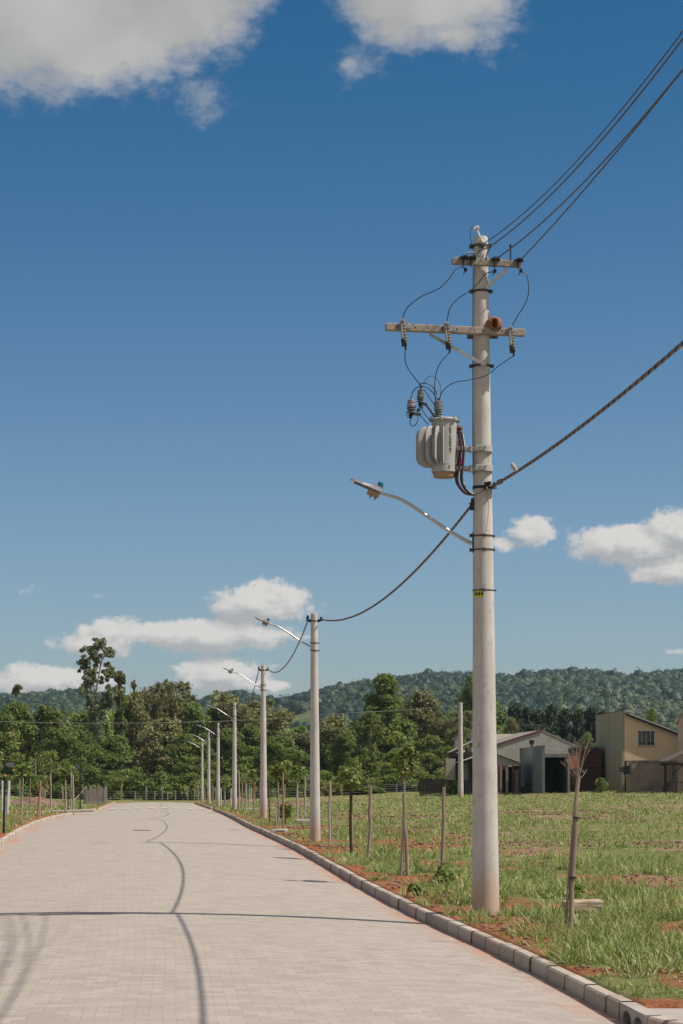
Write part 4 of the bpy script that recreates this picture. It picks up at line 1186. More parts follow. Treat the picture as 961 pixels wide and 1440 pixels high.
# connector piece hanging on the thick cable
q = at(723, 657, 26.9)
b = MB().tube(smooth([q + Vector((-.03, 0, .05)), q + Vector((0, 0, .0)), q + Vector((.03, 0, -.06))], 4), [.02] * 4 + [.03] * 4 + [.02], 8) if False else MB().tube([q + Vector((-.03, 0, .05)), q, q + Vector((.03, 0, -.05))], [.022, .032, .02], 8)
tag(b.build('cable_clip', M['pale_wood']), 'small pale clip stuck on the thick cable right of the tall pole', 'clip')
wl = ['uppermost thin wire rising from the top of the tall pole', 'second wire from the pole top, just under the uppermost one', 'third wire, from the middle of the top crossarm', 'lowest of the four wires, from the right end of the top crossarm']
for i, (px, py, dy, ye, ex, r) in enumerate(((681, 342, -.12, 42, 4.30, .0070), (689, 347, -.12, 53, 4.36, .0088), (695, 366, -.14, 97.5, 4.50, .0088), (731, 367, -.05, 98.5, 4.85, .0088))):
    a = at(px, py, 30 + dy); e = Vector((ex, 4.0, 9.6 - (.0 if i < 2 else .25)))
    o = MB().tube(sag_pts(a, e, fitsag(a, e, ye), 60), r, 6).build('power_line', M['wire_grey'], None, True)
    tag(o, wl[i], 'power line', 'high voltage wires from the pole top')
for pts in ([(689, 347, -.12), (676, 352, -.18), (667, 358, -.24), (662, 363, -.27)], [(668, 355, -.16), (659, 356, -.22), (653, 360, -.26)], [(690, 348, -.13), (686, 355, -.16), (684, 364, -.2)]):
    jump(pts, .012)
# ------------------------------------------------------------------ trees
def leaf_mesh(name, centers, radii, per, size, mat, r, flat=.8, up=.6, tint_c=None, spread=.33, tri=False):
    """leaf-sized faces through clumps: centers (k,3), radii (k,)"""
    k = len(centers)
    d = r.normal(size=(k, per, 3)); d /= np.linalg.norm(d, axis=2, keepdims=True)
    rad = r.random((k, per, 1)) ** spread
    P_ = centers[:, None, :] + d * rad * radii[:, None, None] * np.array([1, 1, flat])
    nrm = d * .8 + r.normal(size=d.shape) * .7 + np.array([0, 0, up]); nrm /= np.linalg.norm(nrm, axis=2, keepdims=True)
    a = r.normal(size=d.shape); a -= nrm * (a * nrm).sum(2, keepdims=True); a /= np.linalg.norm(a, axis=2, keepdims=True)
    b = np.cross(nrm, a)
    s = size * r.uniform(.6, 1.35, (k, per, 1)); w = s * r.uniform(.34, .52, (k, per, 1))
    bend = nrm * s * .16
    V = np.stack([P_ - a * s * .5 - bend, P_ + b * w, P_ + a * s * .5 - bend, P_ - b * w], 2).reshape(-1, 3)
    Fq = np.arange(len(V)).reshape(-1, 4)
    if tint_c is None: tint_c = r.random(k)
    T_ = np.repeat(np.clip(tint_c[:, None] * .75 + .12 + r.normal(0, .13, (k, per)), 0, 1).ravel(), 4)
    return np_mesh(name, V, Fq, mat, {'tint': T_})

def tree_mesh(seed, H, W, zb, nl, lr, per, leaf, mat, bark='bark', shape='round', trunk_r=None, top=None, spread=.42):
    """returns (trunk mesh, crown mesh): tapered trunk with limbs to every few leaf clumps"""
    r = np.random.default_rng(seed)
    cen = []; rad = []
    tr_ = trunk_r or H * .018
    for i in range(nl):
        u = r.random()
        z = zb + (H - zb) * u
        if shape == 'round': env = math.sin(math.pi * min(1, .12 + .88 * u) ** .85) ** .6
        elif shape == 'cone': env = (1 - u) ** .75 * 1.05 + .06
        elif shape == 'column': env = .9 - .25 * u
        elif shape == 'umbrella': env = .35 + .65 * u
        elif shape == 'bush': env = math.sqrt(max(0, 1 - (u * .98) ** 2.2))
        else: env = 1
        l = lr * r.uniform(.45, 1.4)
        R_ = max(.0, W / 2 * env * r.uniform(.7, 1.25) - l * .5)
        a = r.uniform(0, 2 * math.pi); q = r.random() ** .45
        cen.append((R_ * q * math.cos(a), R_ * q * math.sin(a), min(z, H - l * .6))); rad.append(l)
    cen = np.array(cen); rad = np.array(rad)
    crown = leaf_mesh('crown', cen, rad, per, leaf, mat, r, tint_c=r.random(nl), spread=spread)
    b = MB()
    top_z = H * .86
    lean = r.normal(0, .02 * H, 2)
    tp = [Vector((lean[0] * t * t + .012 * H * math.sin(5 * t + seed), lean[1] * t * t, H * .86 * t - (.3 if t == 0 else 0))) for t in np.linspace(0, 1, 9)]
    b.tube(tp, [tr_ * (1.25 if k == 0 else 1 - .095 * k) for k in range(9)], 9)
    idx = r.permutation(nl)[:max(5, nl // 3)]
    for i in idx:
        c = Vector(cen[i]); t = min(.95, max(.12, (c.z - .25 * math.hypot(c.x, c.y) - .1 * H) / (H * .86)))
        k = t * 8; j = min(7, int(k)); s = tp[j].lerp(tp[j + 1], k - j)
        m_ = s.lerp(c, .5) + Vector((0, 0, -.03 * H))
        rr = tr_ * (1 - .8 * t) * .5
        b.tube([s, m_, c], [rr, rr * .65, rr * .25], 5)
    o = b.build('trunk', M[bark], None, True)
    me = o.data; bpy.data.objects.remove(o)
    return me, crown

def plant(name, meshes, loc, scale, rot, label, cat='tree', group=None):
    root = empty(name, loc, (0, 0, rot), label, cat, group)
    a = link('trunk', meshes[0], root); c = link('crown', meshes[1], root)
    root.scale = scale
    return root

L_ = M['leaf']
V_round = [tree_mesh(11, 10, 8.5, .4, 115, .95, 125, .30, L_, spread=.6), tree_mesh(12, 10, 8.0, .5, 105, 1.0, 130, .31, M['leaf'], spread=.6), tree_mesh(13, 10, 9, .4, 120, .92, 125, .29, M['leaf_light'], spread=.6),
           tree_mesh(14, 10, 8, 1.6, 70, 1.1, 140, .36, M['leaf_dull'], spread=.5), tree_mesh(15, 10, 8, 2.5, 90, .85, 80, .32, M['leaf_dull'], spread=.6, shape='umbrella')]
V_cone = [tree_mesh(21, 12, 8, .4, 130, 1.0, 140, .30, L_, shape='cone', spread=.6)]
V_dark = [tree_mesh(23, 10, 5.5, .6, 40, .95, 190, .40, M['leaf_dark'], shape='cone'), tree_mesh(24, 10, 6, .8, 40, 1.05, 190, .40, M['leaf_dark'])]
V_bush = [tree_mesh(31, 3.4, 5.0, .1, 34, .75, 150, .26, L_, shape='bush', trunk_r=.07), tree_mesh(32, 3.4, 5.0, .1, 34, .75, 150, .28, M['leaf_light'], shape='bush', trunk_r=.07)]
V_col = [tree_mesh(41, 12, 2.2, 1, 46, .62, 150, .30, L_, shape='column', trunk_r=.2)]
V_umb = [tree_mesh(45, 16, 2.2, 14.7, 14, .42, 60, .26, M['leaf_dull'], shape='umbrella', trunk_r=.15)]

# tall gum tree with open, tufted limbs
def gum():
    r = np.random.default_rng(77); b = MB(); H = 18.0
    tp = smooth([Vector((0, 0, -.3)), Vector((.15, 0, 4)), Vector((.1, .1, 8)), Vector((-.1, 0, 11.5)), Vector((.35, 0, 14.2)), Vector((.8, 0, 16.6))], 5)
    b.tube(tp, [.30 - .26 * k / len(tp) for k in range(len(tp))], 9)
    cen = []; rad = []
    limbs = [((.0, 11.0), (-1.3, 13.2), (-1.9, 15.6)), ((-.1, 11.6), (-.7, 14.0), (-.8, 17.0)), ((.3, 14.0), (.7, 15.6), (1.5, 16.9)), ((.2, 13.3), (1.0, 13.6), (1.9, 14.4)), ((.5, 15.2), (.2, 16.4), (.3, 17.6)),
             ((0, 10.2), (1.2, 11.2), (2.0, 12.2)), ((0, 10.6), (-.8, 11.4), (-1.5, 12.4)), ((.1, 12.4), (-.5, 13.2), (-1.1, 14.0)), ((.0, 9.6), (.9, 10.2), (1.5, 10.9))]
    for a, m_, e in limbs:
        y = r.uniform(-1, 1)
        p0, p1, p2 = Vector((a[0], 0, a[1])), Vector((m_[0], y * .5, m_[1])), Vector((e[0], y, e[1]))
        b.tube(smooth([p0, p1, p2], 5), np.linspace(.10, .025, 11), 6)
        for t in (.45, .7, .85, 1.0):
            q = p1.lerp(p2, t) if t > .5 else p0.lerp(p1, .9)
            for k in range(5):
                cen.append((q.x + r.normal(0, .42), q.y + r.normal(0, .5), q.z + r.normal(0, .32) + .1)); rad.append(r.uniform(.22, .5))
    # creeper clad lower part
    for k in range(64):
        z = r.uniform(1.0, 10.4); w = 1.25 - .055 * z + r.uniform(0, .35)
        a = r.uniform(0, 6.28); cen.append((w * math.cos(a) * r.random() ** .5, w * math.sin(a) * r.random() ** .5, z)); rad.append(r.uniform(.45, .85))
    cen = np.array(cen); rad = np.array(rad)
    crown = leaf_mesh('crown', cen, rad, 62, .27, M['leaf_euc'], r, tint_c=r.random(len(cen)), spread=.5)
    o = b.build('trunk', M['pale_bark'], None, True); me = o.data; bpy.data.objects.remove(o)
    return me, crown
V_gum = gum()

def put(name, var, H0, W0, px, py_top, wpx, Y, label, group=None, cat='tree'):
    X = (px - CX) * Y / F; z = gz(X, Y)
    H = HC + (CY - py_top) * Y / F - z
    W = wpx * Y / F
    return plant(name, var, (X, Y, z - .05), (W / W0, W / W0, H / H0), random.uniform(0, 6.28), label, cat, group)
GB = 'trees in the belt behind the end of the road'
put('gum_tree', V_gum, 18.0, 4.4, 136, 900, 48, 232, 'tallest tree, a slender gum with sparse tufts against the clouds', GB).rotation_euler.z = .1
put('creeper_tree', V_col[0], 12, 2.2, 170, 945, 23, 236, 'narrow leaf covered column tree just right of the tallest gum tree', GB)
put('thin_tree', V_umb[0], 16, 2.2, 22, 962, 22, 300, 'small thin stemmed tree with a flat top poking above the left trees', GB)
rd = [  # variant, px, top, width, Y, label
    (2, -30, 985, 90, 226, 'bright green tree cut by the left edge of the picture'),
    (0, 22, 988, 82, 234, 'bushy green tree at the far left, under the small flat topped tree'),
    (2, 66, 992, 80, 238, 'round light green tree with a pale top, second clump from the left edge'),
    (0, 92, 1022, 62, 226, 'low bright green tree left of the tallest gum tree'),
    (1, 120, 1000, 60, 246, 'darker green tree directly behind the foot of the tallest gum tree'),
    (3, 188, 975, 62, 240, 'greyish tree behind the narrow column tree'),
    (4, 208, 958, 54, 252, 'grey olive tree with airy crown, left one of the two tall ones beside the gum'),
    (4, 243, 957, 58, 256, 'grey olive tree with airy crown, right one of the two tall ones beside the gum'),
    (0, 160, 1034, 80, 224, 'creeper draped green tree above the white picket gate'),
    (3, 230, 1010, 78, 236, 'olive tree behind the far left street lamp'),
    (1, 272, 988, 66, 250, 'dark green tree just left of the farthest pole lamps'),
    (0, 262, 1032, 74, 226, 'dense green tree at the end of the road behind the farthest poles'),
    (3, 318, 974, 76, 262, 'brownish green tree behind the fourth pole'),
    (0, 322, 1024, 66, 230, 'green tree between the fourth and third poles'),
    (4, 372, 984, 84, 262, 'rounded brown olive tree behind the third pole'),
    (1, 352, 1018, 60, 240, 'dark leafy tree behind the base of the third pole'),
    (0, 392, 1034, 74, 228, 'bushy green tree between the third and second poles'),
    (3, 428, 1030, 56, 250, 'olive tree just left of the second pole'),
    (3, 468, 1006, 72, 250, 'grey brown tree just right of the second pole'),
    (1, 486, 1030, 56, 238, 'dark green tree left of the tall pointed tree'),
    (3, 592, 972, 74, 268, 'olive brown tree filling in right of the tall pointed tree'),
    (4, 634, 1000, 66, 266, 'reddish olive tree behind the thin pole on the lot'),
    (2, 606, 1034, 66, 226, 'light green bush like tree standing in front of the olive brown tree'),
    (2, 560, 1052, 60, 222, 'low bright green tree below the tall pointed tree'),
    (0, 670, 946, 66, 300, 'dark tree whose top shows left of the tallest pole'),
]
for v, px, top, w, Y, lab in rd:
    put('leafy_tree', V_round[v], 10, 8.5, px, top, w * (1.45 if v == 4 else 1.25), Y, lab, GB)
put('pointed_tree', V_cone[0], 12, 8, 541, 948, 128, 246, 'tall dense pointed dark green tree right of the second pole', GB)
put('leafy_tree', V_round[1], 10, 8.5, 520, 1000, 66, 240, 'dark green tree at the left foot of the tall pointed tree', GB)
for i, (px, top, w) in enumerate([(706, 996, 30), (724, 990, 32), (741, 995, 30), (757, 998, 34), (775, 992, 36), (795, 997, 34), (814, 999, 32), (832, 994, 34), (848, 1000, 34), (872, 998, 30), (690, 1000, 30)]):
    put('dark_conifer', V_dark[i % 2], 10, 5.7, px, top, w * 1.25, 330 + 6 * (i % 3), 'dark evergreen tree in the dense row behind the grey gabled house', 'dark evergreens behind the houses')
for i, (px, top, w, lab) in enumerate([(720, 1009, 34, 'pale olive tree behind the grey gabled roof, beside the tallest pole'), (766, 1030, 40, 'green tree behind the peak of the gabled house'), (783, 1034, 36, 'green tree between the gabled house and the yellow house'), (826, 1030, 36, 'green tree touching the left side of the yellow house'), (917, 996, 34, 'sunlit tree behind the sloping roof of the yellow house')]):
    put('leafy_tree', V_round[(3, 2, 0, 2, 2)[i]], 10, 8.5, px, top, w, 240, lab, 'trees behind the houses')
bl = [(x, random.uniform(1078, 1096), random.uniform(46, 64), random.uniform(212, 219)) for x in range(-40, 640, 24)]
for i, (px, top, w, Y) in enumerate(bl):
    put('undergrowth_bush', V_bush[i % 2], 3.4, 5.0, px + random.uniform(-8, 8), top, w, Y, 'leafy bush in the undergrowth behind the far wire fence', 'undergrowth bushes behind the far fence', 'bush')
# the wood that closes the view behind the single trees
def wood():
    r = np.random.default_rng(5); n = 330
    Y = r.uniform(275, 330, n); X = Y * r.uniform(-.24, .075, n)
    px = CX + F * X / Y
    c = []; rad = []
    for x, y, p_ in zip(X, Y, px):
        topy = np.interp(p_, [-300, 0, 150, 300, 400, 445, 480, 600, 700], [1000, 1010, 1005, 1005, 1025, 1035, 1030, 1010, 1020])
        H = HC + (CY - topy) * y / F - 1.0
        for k in range(6):
            c.append((x + r.normal(0, 1.2), y + r.normal(0, 1.2), 1 + H * r.uniform(.05, .95))); rad.append(r.uniform(1.2, 2.0))
    me = leaf_mesh('woodland', np.array(c), np.array(rad), 55, .85, M['leaf'], r, tint_c=r.random(len(c)))
    tag(link('woodland', me), 'dark mass of woodland filling in behind the belt of trees', 'woodland', kind='stuff')
wood()
# bare grey trunk leaning among the left trees
b = MB().tube(smooth([at(85, 1022, 231), at(91, 1010, 231), at(100, 994, 231)]), [.16 - .005 * k for k in range(17)], 7)
b.tube(smooth([at(92, 1008, 231), at(96, 1003, 231.3), at(104, 999, 231.5)]), .04, 5)
tag(b.build('bare_trunk', M['pale_bark'], None, True), 'bare pale trunk leaning among the left trees beside the tallest gum', 'dead tree')

# ------------------------------------------------------------------ saplings, stakes
def stake_mesh(h, r, seed, bend=.02):
    rr = np.random.default_rng(seed)
    pts = [Vector((rr.normal(0, bend) * (0 < k < 6), rr.normal(0, bend) * (0 < k < 6), -.15 + (h + .15) * k / 6)) for k in range(7)]
    b = MB().tube(pts, [r * rr.uniform(.9, 1.08) * (1.08 - .03 * k) for k in range(7)], 9)
    return b
def stake(px, py, px2, py2, wpx, mat, label, group=None, name='wooden_stake'):
    g = hit(px, py); Y = g.y
    h = (py - py2) * Y / F; dx = (px2 - px) * Y / F
    root_rot = (R(random.uniform(-1, 1)), math.atan2(dx, h), 0)
    b = stake_mesh(h, wpx * Y / F / 2, int(px * 7 + py), .006 * h)
    o = b.build(name, M[mat], None, True)
    o.location = g; o.rotation_euler = root_rot
    return tag(o, label, 'stake', group)
def sapling(px, py, px2, py2, wtr, cpx, ctop, cbot, cw, n, per, label, mat='leaf_dull', bark='pale_bark', leaf=.11, group=None):
    g = hit(px, py); Y = g.y; k = Y / F
    root = empty('sapling', g, (0, 0, 0), label, 'sapling', group)
    top = Vector(((px2 - px) * k, 0, (py - py2) * k))
    tip = Vector(((cpx - px) * k, 0, (py - (ctop + (cbot - ctop) * .25)) * k))
    rr = np.random.default_rng(int(px * 13 + py))
    mid_ = top * .5 + Vector((rr.normal(0, .025), rr.normal(0, .02), 0))
    tw_ = wtr * k / 2
    b = MB().tube(smooth([Vector((0, 0, -.1)), mid_, top, tip], 6), np.linspace(tw_ * 1.15, tw_ * .3, 19), 7)
    cen = []; rad = []
    c0 = Vector(((cpx - px) * k, 0, (py - (ctop + cbot) / 2) * k)); hh = (cbot - ctop) * k / 2; ww = cw * k / 2
    for i in range(n):
        d = rr.normal(size=3); d /= np.linalg.norm(d); q = rr.random() ** .4
        c = (c0.x + d[0] * ww * q * .85, d[1] * ww * q * .85, c0.z + d[2] * hh * q * .88)
        cen.append(c); rad.append(rr.uniform(.25, .55) * ww)
        s = top.lerp(tip, rr.random() * .7)
        b.tube([s, s.lerp(Vector(c), .55) + Vector((0, 0, -.02)), Vector(c)], [tw_ * .35, tw_ * .24, tw_ * .12], 4)
    b.build('trunk', M[bark], root, True)
    if per:
        link('crown', leaf_mesh('crown', np.array(cen), np.array(rad), per, leaf, M[mat], rr), root)
    return root

# foreground stake with a dead sapling
g = hit(801, 1311); Y = g.y; k = Y / F
fs_ = stake(801, 1311, 814, 1092, 6.6, 'wood', 'leaning weathered stake at the right, nearest the camera, with a dead twiggy top')
root = empty('dead_sapling', hit(795, 1304), (0, 0, 0), 'thin dead sapling tied to the nearest stake, bare twigs at its top', 'sapling')
def rel(px, py, d=0): return at(px, py, Y + d) - root.location
b = MB().tube(smooth([rel(795, 1306), rel(798, 1265), rel(801, 1225), rel(807, 1150), rel(812, 1105), rel(813, 1088)]), np.linspace(.020, .010, 41), 6)
tr0 = rel(813, 1092)
rr = np.random.default_rng(3)
for (ex, ey, mx, my) in ((797, 1050, 803, 1072), (805, 1044, 809, 1068), (818, 1040, 815, 1064), (826, 1048, 820, 1070), (789, 1070, 802, 1086), (812, 1050, 812, 1070), (831, 1052, 822, 1068), (792, 1060, 803, 1080), (826, 1082, 819, 1092), (809, 1036, 811, 1060), (822, 1034, 817, 1058), (801, 1046, 807, 1066), (828, 1042, 821, 1062), (815, 1046, 814, 1066)):
    y = rr.normal(0, .12); e = rel(ex, ey, y); m_ = rel(mx, my, y * .4); s = tr0 + Vector((0, 0, -rr.random() * .08))
    b.tube(smooth([s, m_, e], 4), np.linspace(.0045, .0015, 9), 5)
    for q in range(3):
        a = m_.lerp(e, rr.uniform(.1, .8)); b.tube([a, a + Vector((rr.normal(0, .05), rr.normal(0, .05), rr.uniform(.02, .12)))], [.003, .0015], 4)
b.build('stem', M['dry'], root, True)
for py in (1234, 1150): 
    t_ = MB(); c = rel(801 + (1311 - py) * .06, py, 0); t_.lathe([(.036, -.012), (.044, -.012), (.044, .012), (.036, .012)], 12, c)
    t_.build('tie', M['cable_black'], root)

stake(622, 1240, 624.5, 1107, 5.2, 'wood', 'brown stake with green weeds at its foot, left of the tallest pole')
stake(574, 1232, 568, 1118, 5.0, 'wood', 'brown stake crossing behind the pale trunk of the tall young sapling')
stake(519, 1207, 521.5, 1106, 5.0, 'wood', 'plain brown stake standing between the two leafy saplings')
stake(494.5, 1200, 494, 1112, 5.0, 'dark_wood', 'dark reddish stake under the leafy yellow green sapling')
stake(464, 1188, 464.5, 1098, 3.4, 'pale_wood', 'pale slim stake just right of the second pole')
stake(398.5, 1167, 398.5, 1087, 2.8, 'orange_wood', 'fresh orange stake standing between the third and second poles')
sapling(564, 1232, 569, 1112, 4.2, 569, 1020, 1104, 44, 26, 15, 'tallest young sapling with pale trunk and narrow leafy crown', 'leaf_light', leaf=.10)
sapling(496, 1200, 494, 1122, 3, 494, 1063, 1116, 42, 18, 14, 'leafy yellow green sapling on a dark stake near the kerb', 'leaf_light', leaf=.115)
sapling(466, 1187, 466, 1118, 1.6, 468, 1098, 1122, 32, 10, 9, 'almost leafless sapling by the pale stake beside the second pole', leaf=.12)
SG = 'thin stakes of the planted row beyond the second pole'
for (px, py, px2, py2, w, mat) in ((418, 1152, 418, 1095, 2.8, 'pale_wood'), (429, 1149, 429.5, 1092, 2.6, 'pale_wood'), (380, 1160, 377, 1101, 2.0, 'dark_wood'), (391, 1161, 391.5, 1100, 2.0, 'wood'), (389, 1162, 388.5, 1134, 1.8, 'pale_wood'),
    (358, 1142, 358.5, 1094, 2.0, 'orange_wood'), (346, 1140, 346, 1095, 2.2, 'pale_wood'), (340, 1140, 341, 1098, 2.0, 'wood'), (337, 1140, 336.5, 1085, 1.8, 'pale_wood'), (350.5, 1137, 351, 1104, 1.6, 'pale_wood'), (353, 1139, 353.5, 1107, 1.4, 'white_paint'), (365, 1145, 365.5, 1100, 1.8, 'wood'), (316, 1134, 316.5, 1107, 1.8, 'pale_wood'), (311.5, 1133, 311, 1108, 1.5, 'white_paint'), (300, 1130, 299.5, 1103, 1.6, 'wood'), (303, 1130, 303, 1106, 1.4, 'wood'), (325.5, 1134, 325, 1108, 1.6, 'white_paint'), (288.5, 1129, 288, 1106, 1.4, 'wood')):
    stake(px, py, px2, py2, w, mat, 'thin stake of the planted row far along the right verge', SG)
for (px, py, cpx, ctop, cbot, cw) in ((391, 1162, 391, 1068, 1098, 24), (418.5, 1152, 418.5, 1072, 1102, 26), (346, 1140, 346, 1070, 1100, 24), (337, 1139, 337, 1078, 1100, 16), (317, 1134, 317, 1086, 1106, 20), (358, 1142, 358, 1080, 1104, 14)):
    sapling(px, py, px, cbot + 4, 1.6, cpx, ctop, cbot, cw, 12, 11, 'small leafy sapling of the planted row beyond the second pole', 'leaf_light', leaf=.17, group='saplings of the planted row beyond the second pole')
# left verge
stake(54, 1152, 57, 1098, 3.2, 'orange_wood', 'orange brown leaning stake nearest the left kerb')
sapling(56.5, 1150, 58, 1108, 1.6, 62, 1088, 1112, 18, 8, 5, 'pale forked twig sapling tied to the orange brown left stake', leaf=.2)
LG = 'stakes and thin trunks on the left verge'
for (px, py, px2, py2, w, mat) in ((29, 1156, 32.5, 1094, 2.0, 'wood'), (42, 1150, 43, 1094, 1.6, 'wood'), (72, 1142, 71, 1087, 2.2, 'wood'), (63, 1124, 63.3, 1094, 2.4, 'wood'), (50, 1120, 50.3, 1084, 2.4, 'pale_wood'), (100, 1140, 100.3, 1086, 2.4, 'pale_wood'), (103.5, 1140, 103, 1090, 2.2, 'pale_wood'), (93, 1140, 92.6, 1097, 1.8, 'pale_wood'), (96, 1140, 96.2, 1112, 1.6, 'dark_wood'), (88.5, 1126, 88.5, 1105, 1.6, 'pale_wood'), (72.5, 1141, 72.3, 1125, 1.6, 'white_paint'), (82, 1141, 82, 1128, 1.2, 'wood')):
    stake(px, py, px2, py2, w, mat, 'thin wooden stake on the rough ground left of the road', LG)
for (px, py, cpx, ctop, cbot, cw) in ((30.5, 1155, 32, 1062, 1098, 30), (50, 1121, 50, 1058, 1090, 32), (72, 1140, 72, 1056, 1092, 34), (92, 1139, 92, 1066, 1096, 22), (63, 1124, 63, 1064, 1096, 24)):
    sapling(px, py, cpx, cbot - 2, 1.7, cpx, ctop, cbot, cw * 1.05, 14, 13, 'small leafy tree in the planted row left of the road', 'leaf_light', leaf=.18, group='saplings of the left verge')
# white posts at the left edge
for (px, py, px2, lab) in ((3.5, 1140, 3.5, 'white post at the left edge, left of the black sign pole'), (10.5, 1146, 12.5, 'white leaning post at the left edge, right of the black sign pole'), (13, 1134, 14, 'short white post close behind the leaning white one')):
    o = stake(px, py, px2, 1098, 3.4 if px < 13 else 2.2, 'white_paint', lab, None, 'white_post'); o['category'] = 'post'

# ------------------------------------------------------------------ sign posts
def sign(px, py, ytop, plates, label, band_y=None, w=3.2):
    g = hit(px, py); Y = g.y; k = Y / F
    root = empty('sign_post', g, (0, R(.9 if px < 50 else 0), 0), label, 'sign post')
    h = (py - ytop) * k
    MB().cyl((0, 0, -.2), (0, 0, h), w * k / 2, n=14).build('post', M['blackpaint'], root, True)
    if band_y:
        z = (py - band_y) * k; b = MB().lathe([(w * k / 2 + .002, z - .03), (w * k / 2 + .006, z - .03), (w * k / 2 + .006, z + .03), (w * k / 2 + .002, z + .03)], 14)
        b.build('reflector_band', M['orange'], root)
    for (x0, x1, y0, y1, rz) in plates:
        b = MB().box((((x0 + x1) / 2 - px) * k, 0, (py - (y0 + y1) / 2) * k), ((x1 - x0) * k, .02, (y1 - y0) * k), Matrix.Rotation(R(rz), 3, 'Z'), bev=.004)
        b.build('sign_plate', M['sign_back'], root)
    return root
sign(5.5, 1172, 1071, [(9.5, 18.5, 1072.5, 1079, 20)], 'black sign pole with orange band and a small plate at the left edge', 1090.3)
sign(113, 1138, 1081, [(97, 120.5, 1081.2, 1082.8, 4), (104, 112, 1075.5, 1080.5, 4)], 'black street sign post with thin crossed plates by the picket gate', None, 2.0)

# ------------------------------------------------------------------ far fence, gate
fen = empty('wire_fence', (float(kx(209)) - 4, 209, .15), (0, 0, 0), 'wire fence on pale concrete posts along the end of the road', 'fence')
fp = [(-40, 1.9), (-5, 1.9), (28, 1.9), (60, 1.9), (128, 1.5), (150, 1.4), (171, 1.45), (190.5, .95), (206, 1.4), (218, 1.0), (228.6, 1.45), (236, .7), (247, 1.05), (264, 1.4), (274, 1.2), (279, 1.4), (347, 1.5), (401, 1.35), (440, 1.2), (481, 1.0), (518, 1.0), (558, .95), (586, .9), (612, .95)]
ft = []
for px, h in fp:
    Y = 209.0 if px < 300 else 207 + (px - 300) * .02; X = (px - CX) * Y / F; z = gz(X, Y); 
    l = Vector((X, Y, z)) - fen.location
    hw = .06 if px < 300 else .05
    b = MB().box((l.x, l.y, l.z + h / 2 - .15), (hw * 2, hw * 2, h + .3), bev=.01); b.build('fence_post', M['post'], fen)
    ft.append((l, h))
for f in (.25, .5, .75, .95):
    b = MB().tube([l + Vector((0, -.075, .95 * f)) for l, h in ft], .007, 4); b.build('fence_wire', M['steel'], fen)
g = hit(134, 1131); k = g.y / F
gate = empty('picket_gate', g, (0, 0, 0), 'weathered pale picket gate at the far left corner of the road', 'gate')
b = MB(); xs = np.arange(-13.5, 14, 2.05)
for i, x in enumerate(xs):
    h = (23 + random.uniform(-1.8, 1.5) + .06 * x) * k; b.box((x * k, random.uniform(-.02, .02), h / 2 - .05), (1.65 * k, .025, h + .1), Matrix.Rotation(R(random.uniform(-2, 2)), 3, 'Y'))
b.build('pickets', M['picket'], gate)
for q in (5, 18): MB().box((0, .03, q * k), (28 * k, .04, .09)).build('rail', M['wood'], gate)
for x in (-14.5, 6, 14.5): MB().box((x * k, .08, 12 * k), (.13, .13, 27 * k)).build('gate_post', M['wood'], gate)
p0 = hit(104, 1126); p1 = at(122, 1107, p0.y + .5)
tag(MB().tube([p0, p0.lerp(p1, .5), p1], [.07, .06, .05], 7).build('brace_pole', M['pale_wood'], None, True), 'pale pole leaning diagonally against the picket gate', 'pole')

# far street lamp on the left and the thin pole on the lot
def thin_pole(px, py, ytop, w, label, name='utility_pole', cat='utility pole'):
    g = hit(px, py); k = g.y / F; h = (py - ytop) * k; r = w * k / 2
    root = empty(name, g, (0, 0, 0), label, cat)
    MB().lathe([(r * (1.25 - .45 * t), -.3 + (h + .3) * t) for t in np.linspace(0, 1, 12)] + [(r * .75, h + .01)], 18).build('shaft', M['pole'], root, True)
    return root, k, h
tp, k, h = thin_pole(648, 1122, 988, 6.6, 'thin concrete pole standing on the lot just left of the tallest pole')
b = MB()
for dz, s in ((.35, 1), (.75, .8)):
    b.box((-.22 * s, 0, h - dz), (.4 * s, .06, .06)); b.lathe([(.02, -.07), (.06, -.06), (.03, 0), (.06, .06), (.02, .07)], 10, (-.40 * s, 0, h - dz + .08))
b.tube([(-.1, 0, h - 1.2), (-.34, 0, h - .4)], .03, 6)
b.build('insulator_bracket', M['steel'], tp, True)
tpw = tp.location + Vector((-.4, 0, h - .3))
lp, k, h = thin_pole(235.5, 1118, 1063, 2.5, 'slim lamp post in front of the tree belt at the end of the road', 'street_lamp', 'street lamp')
b = MB().tube(smooth([(0, -.05, h - .3), (-.45, -.1, h - .55), (-.95, -.15, h - .62)]), .03, 7); b.build('arm', M['aluminium'], lp, True)
b = MB().lathe([(.05, .16), (.09, .12), (.13, .0), (.24, -.22), (.22, -.24), (.0, -.2)], 14, (-1.0, -.15, h - .72)); b.build('lamp_head', M['aluminium'], lp, True)
# overhead wires in front of the trees
W0 = at(-60, 1013, 190); 
for i, (pts, lab) in enumerate((([(-60, 1013), (30, 1015.5), (130, 1017), (250, 1016), (360, 1012), (470, 1004), (560, 999), (645, 992)], 'upper thin wire running across in front of the tree belt to the thin pole'),
        ([(-60, 1040), (60, 1042.5), (180, 1043), (300, 1040), (430, 1031), (560, 1015), (645, 1000)], 'lower thin wire running across in front of the tree belt to the thin pole'),
        ([(20, 1071), (90, 1074.5), (160, 1075), (234, 1071.5)], 'low wire ending at the slim lamp post before the trees'))):
    q = []
    for px, py in pts:
        Y = (192 - (192 - tp.location.y) * max(0, (px - 0) / 645)) if i < 2 else lp.location.y
        q.append(at(px, py, Y))
    o = MB().tube(smooth(q, 5), (.024, .016, .014)[i], 5).build('power_line', M['wire_grey' if i else 'steel'], None, True); tag(o, lab, 'power line')

